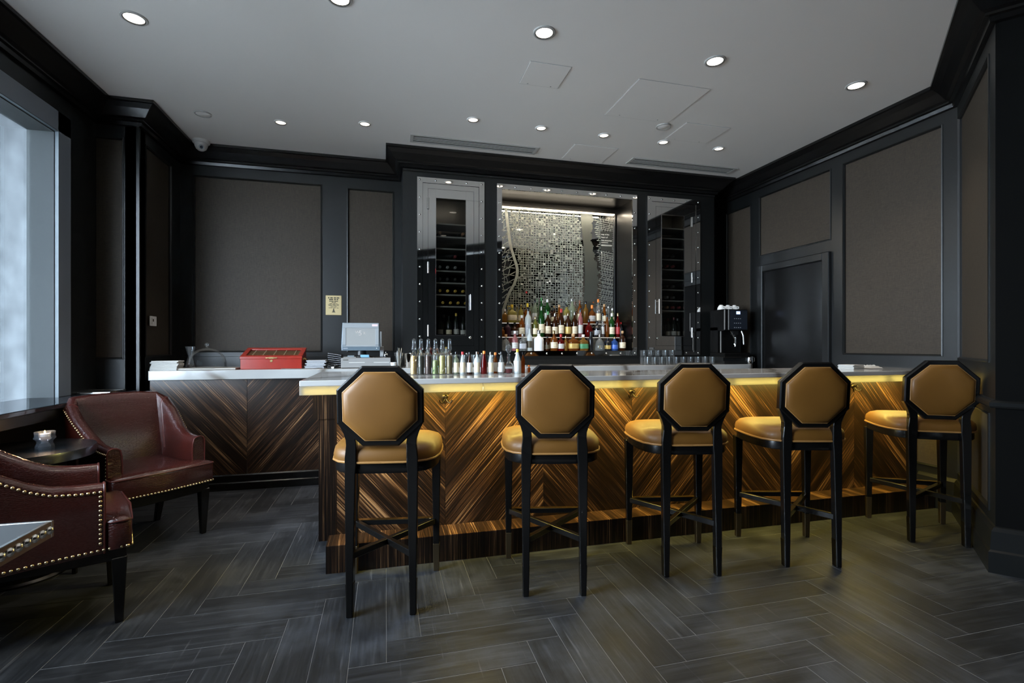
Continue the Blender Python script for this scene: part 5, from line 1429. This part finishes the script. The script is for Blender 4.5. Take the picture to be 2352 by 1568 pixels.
# wine bottles lying in the racks, necks forward
def lying(x, z, col, label, group):
    t = empty('wine_bottle', (x, 5.09, z), label, 'wine bottle', group)
    MB().lathe([(.0125, .045), (.0135, .10), (.020, .125), (.0335, .155), (.0345, .17), (.0345, .315), (.031, .32)], 12, axis='y').build('glass_body', M['l_wine'], t, smooth=50)
    MB().lathe([(0, .0), (.0095, .0004), (.0138, .002), (.0142, .006), (.0138, .06)], 14, axis='y').build('foil_capsule', CAPC[col], t, smooth=50)
    MB().lathe([(0, -.0006), (.0050, -.0004), (.0050, .0004)], 10, axis='y').build('foil_print', M['ink'], t)
CAPC = {'yellow': pm('yellow_foil', (.72, .46, .08), .35, .3), 'dark': pm('black_foil', (.03, .03, .03), .35), 'wine': pm('wine_red_foil', (.20, .03, .035), .35), 'silver': pm('silver_foil', (.4, .4, .4), .3, .6), 'gold': pm('dull_gold_foil', (.40, .22, .12), .4)}
def rack(z, xs_, cols, cabname, rn, wrd):
    for i, (x, c) in enumerate(zip(xs_, cols)):
        lying(x, z + .0145 + .0145, c, 'lying wine bottle with %s foil, %s from left, %s rack, %s wine cabinet' % (c, ORD[i], rn, cabname), 'wine lying in the %s cabinet' % cabname)
lx = [.545, .625, .705, .785]
RN = ['topmost', 'second', 'third', 'fourth', 'fifth', 'sixth', 'seventh', 'lowest']
LC = {1: ('gold', None, None, 'gold'), 3: (None, None, 'wine', None), 4: ('silver', 'silver', 'silver', None), 5: ('dark', 'dark', 'dark', 'dark'), 6: ('yellow',) * 4, 7: ('yellow',) * 4}
for k_, cols in LC.items():
    it = [(x + (.03 if k_ == 7 else 0) * 1, c) for x, c in zip(lx, cols) if c]
    rack(LSH[k_], [i[0] for i in it], [i[1] for i in it], 'left', RN[k_], '')
rx = [3.105, 3.185, 3.265, 3.345]
RC = {3: ('dark', 'dark', 'dark'), 4: ('silver', 'wine', 'wine'), 6: ('dark', 'dark', 'dark'), 7: ('dark', 'silver', 'dark'), 8: ('wine', 'gold', 'wine', 'wine')}
RN2 = ['topmost', 'second', 'third', 'fourth', 'fifth', 'sixth', 'seventh', 'eighth', 'lowest']
for k_, cols in RC.items(): rack(RSH[k_], rx, cols, 'right', RN2[k_], '')
def stand(x, y, z, H, r, body, cap, lab, label, grp): bottle(x, y, z, r, H, 'round', body, cap, lab, label, grp, lh=(.06, .28), name='wine_bottle', cat='wine bottle')
CAPS['greyfoil'] = CAPC['silver']; CAPS['winefoil'] = CAPC['wine']; CAPS['yellowfoil'] = CAPC['yellow']; M['l_wine'] = M['l_wine']
fz = 1.355
for x, y, H, cap, lab, nm_ in ((.555, 5.17, .215, 'black', 'white', 'black-capped dark wine bottle standing at the left end of the left wine cabinet'), (.60, 5.24, .22, 'greyfoil', None, 'silver-capped dark wine bottle standing second in the left wine cabinet'),
      (.645, 5.15, .205, 'black', 'cream', 'dark bottle with cream label standing in the middle of the left wine cabinet'), (.725, 5.18, .235, 'yellowfoil', 'white', 'dark bottle with bright yellow foil standing in the left wine cabinet'), (.80, 5.17, .20, 'black', 'white', 'dark bottle standing at the right end of the left wine cabinet')):
    stand(x, y, fz, H, .031, 'l_wine', cap, lab, nm_, 'wine standing in the left cabinet')
for x, y, H, cap, lab, nm_ in ((3.10, 5.15, .17, 'black', 'cream', 'short dark bottle with cream label standing first in the right wine cabinet'), (3.17, 5.20, .22, 'black', None, 'slender dark bottle standing second in the right wine cabinet'),
      (3.235, 5.17, .215, 'winefoil', 'white', 'white-labelled dark bottle standing in the middle of the right wine cabinet'), (3.30, 5.15, .225, 'winefoil', 'white', 'white-labelled bottle with red foil standing in the right wine cabinet'), (3.362, 5.17, .215, 'greyfoil', 'white', 'silver-capped dark bottle standing last in the right wine cabinet')):
    stand(x, y, fz, H, .031, 'l_wine', cap, lab, nm_, 'wine standing in the right cabinet')
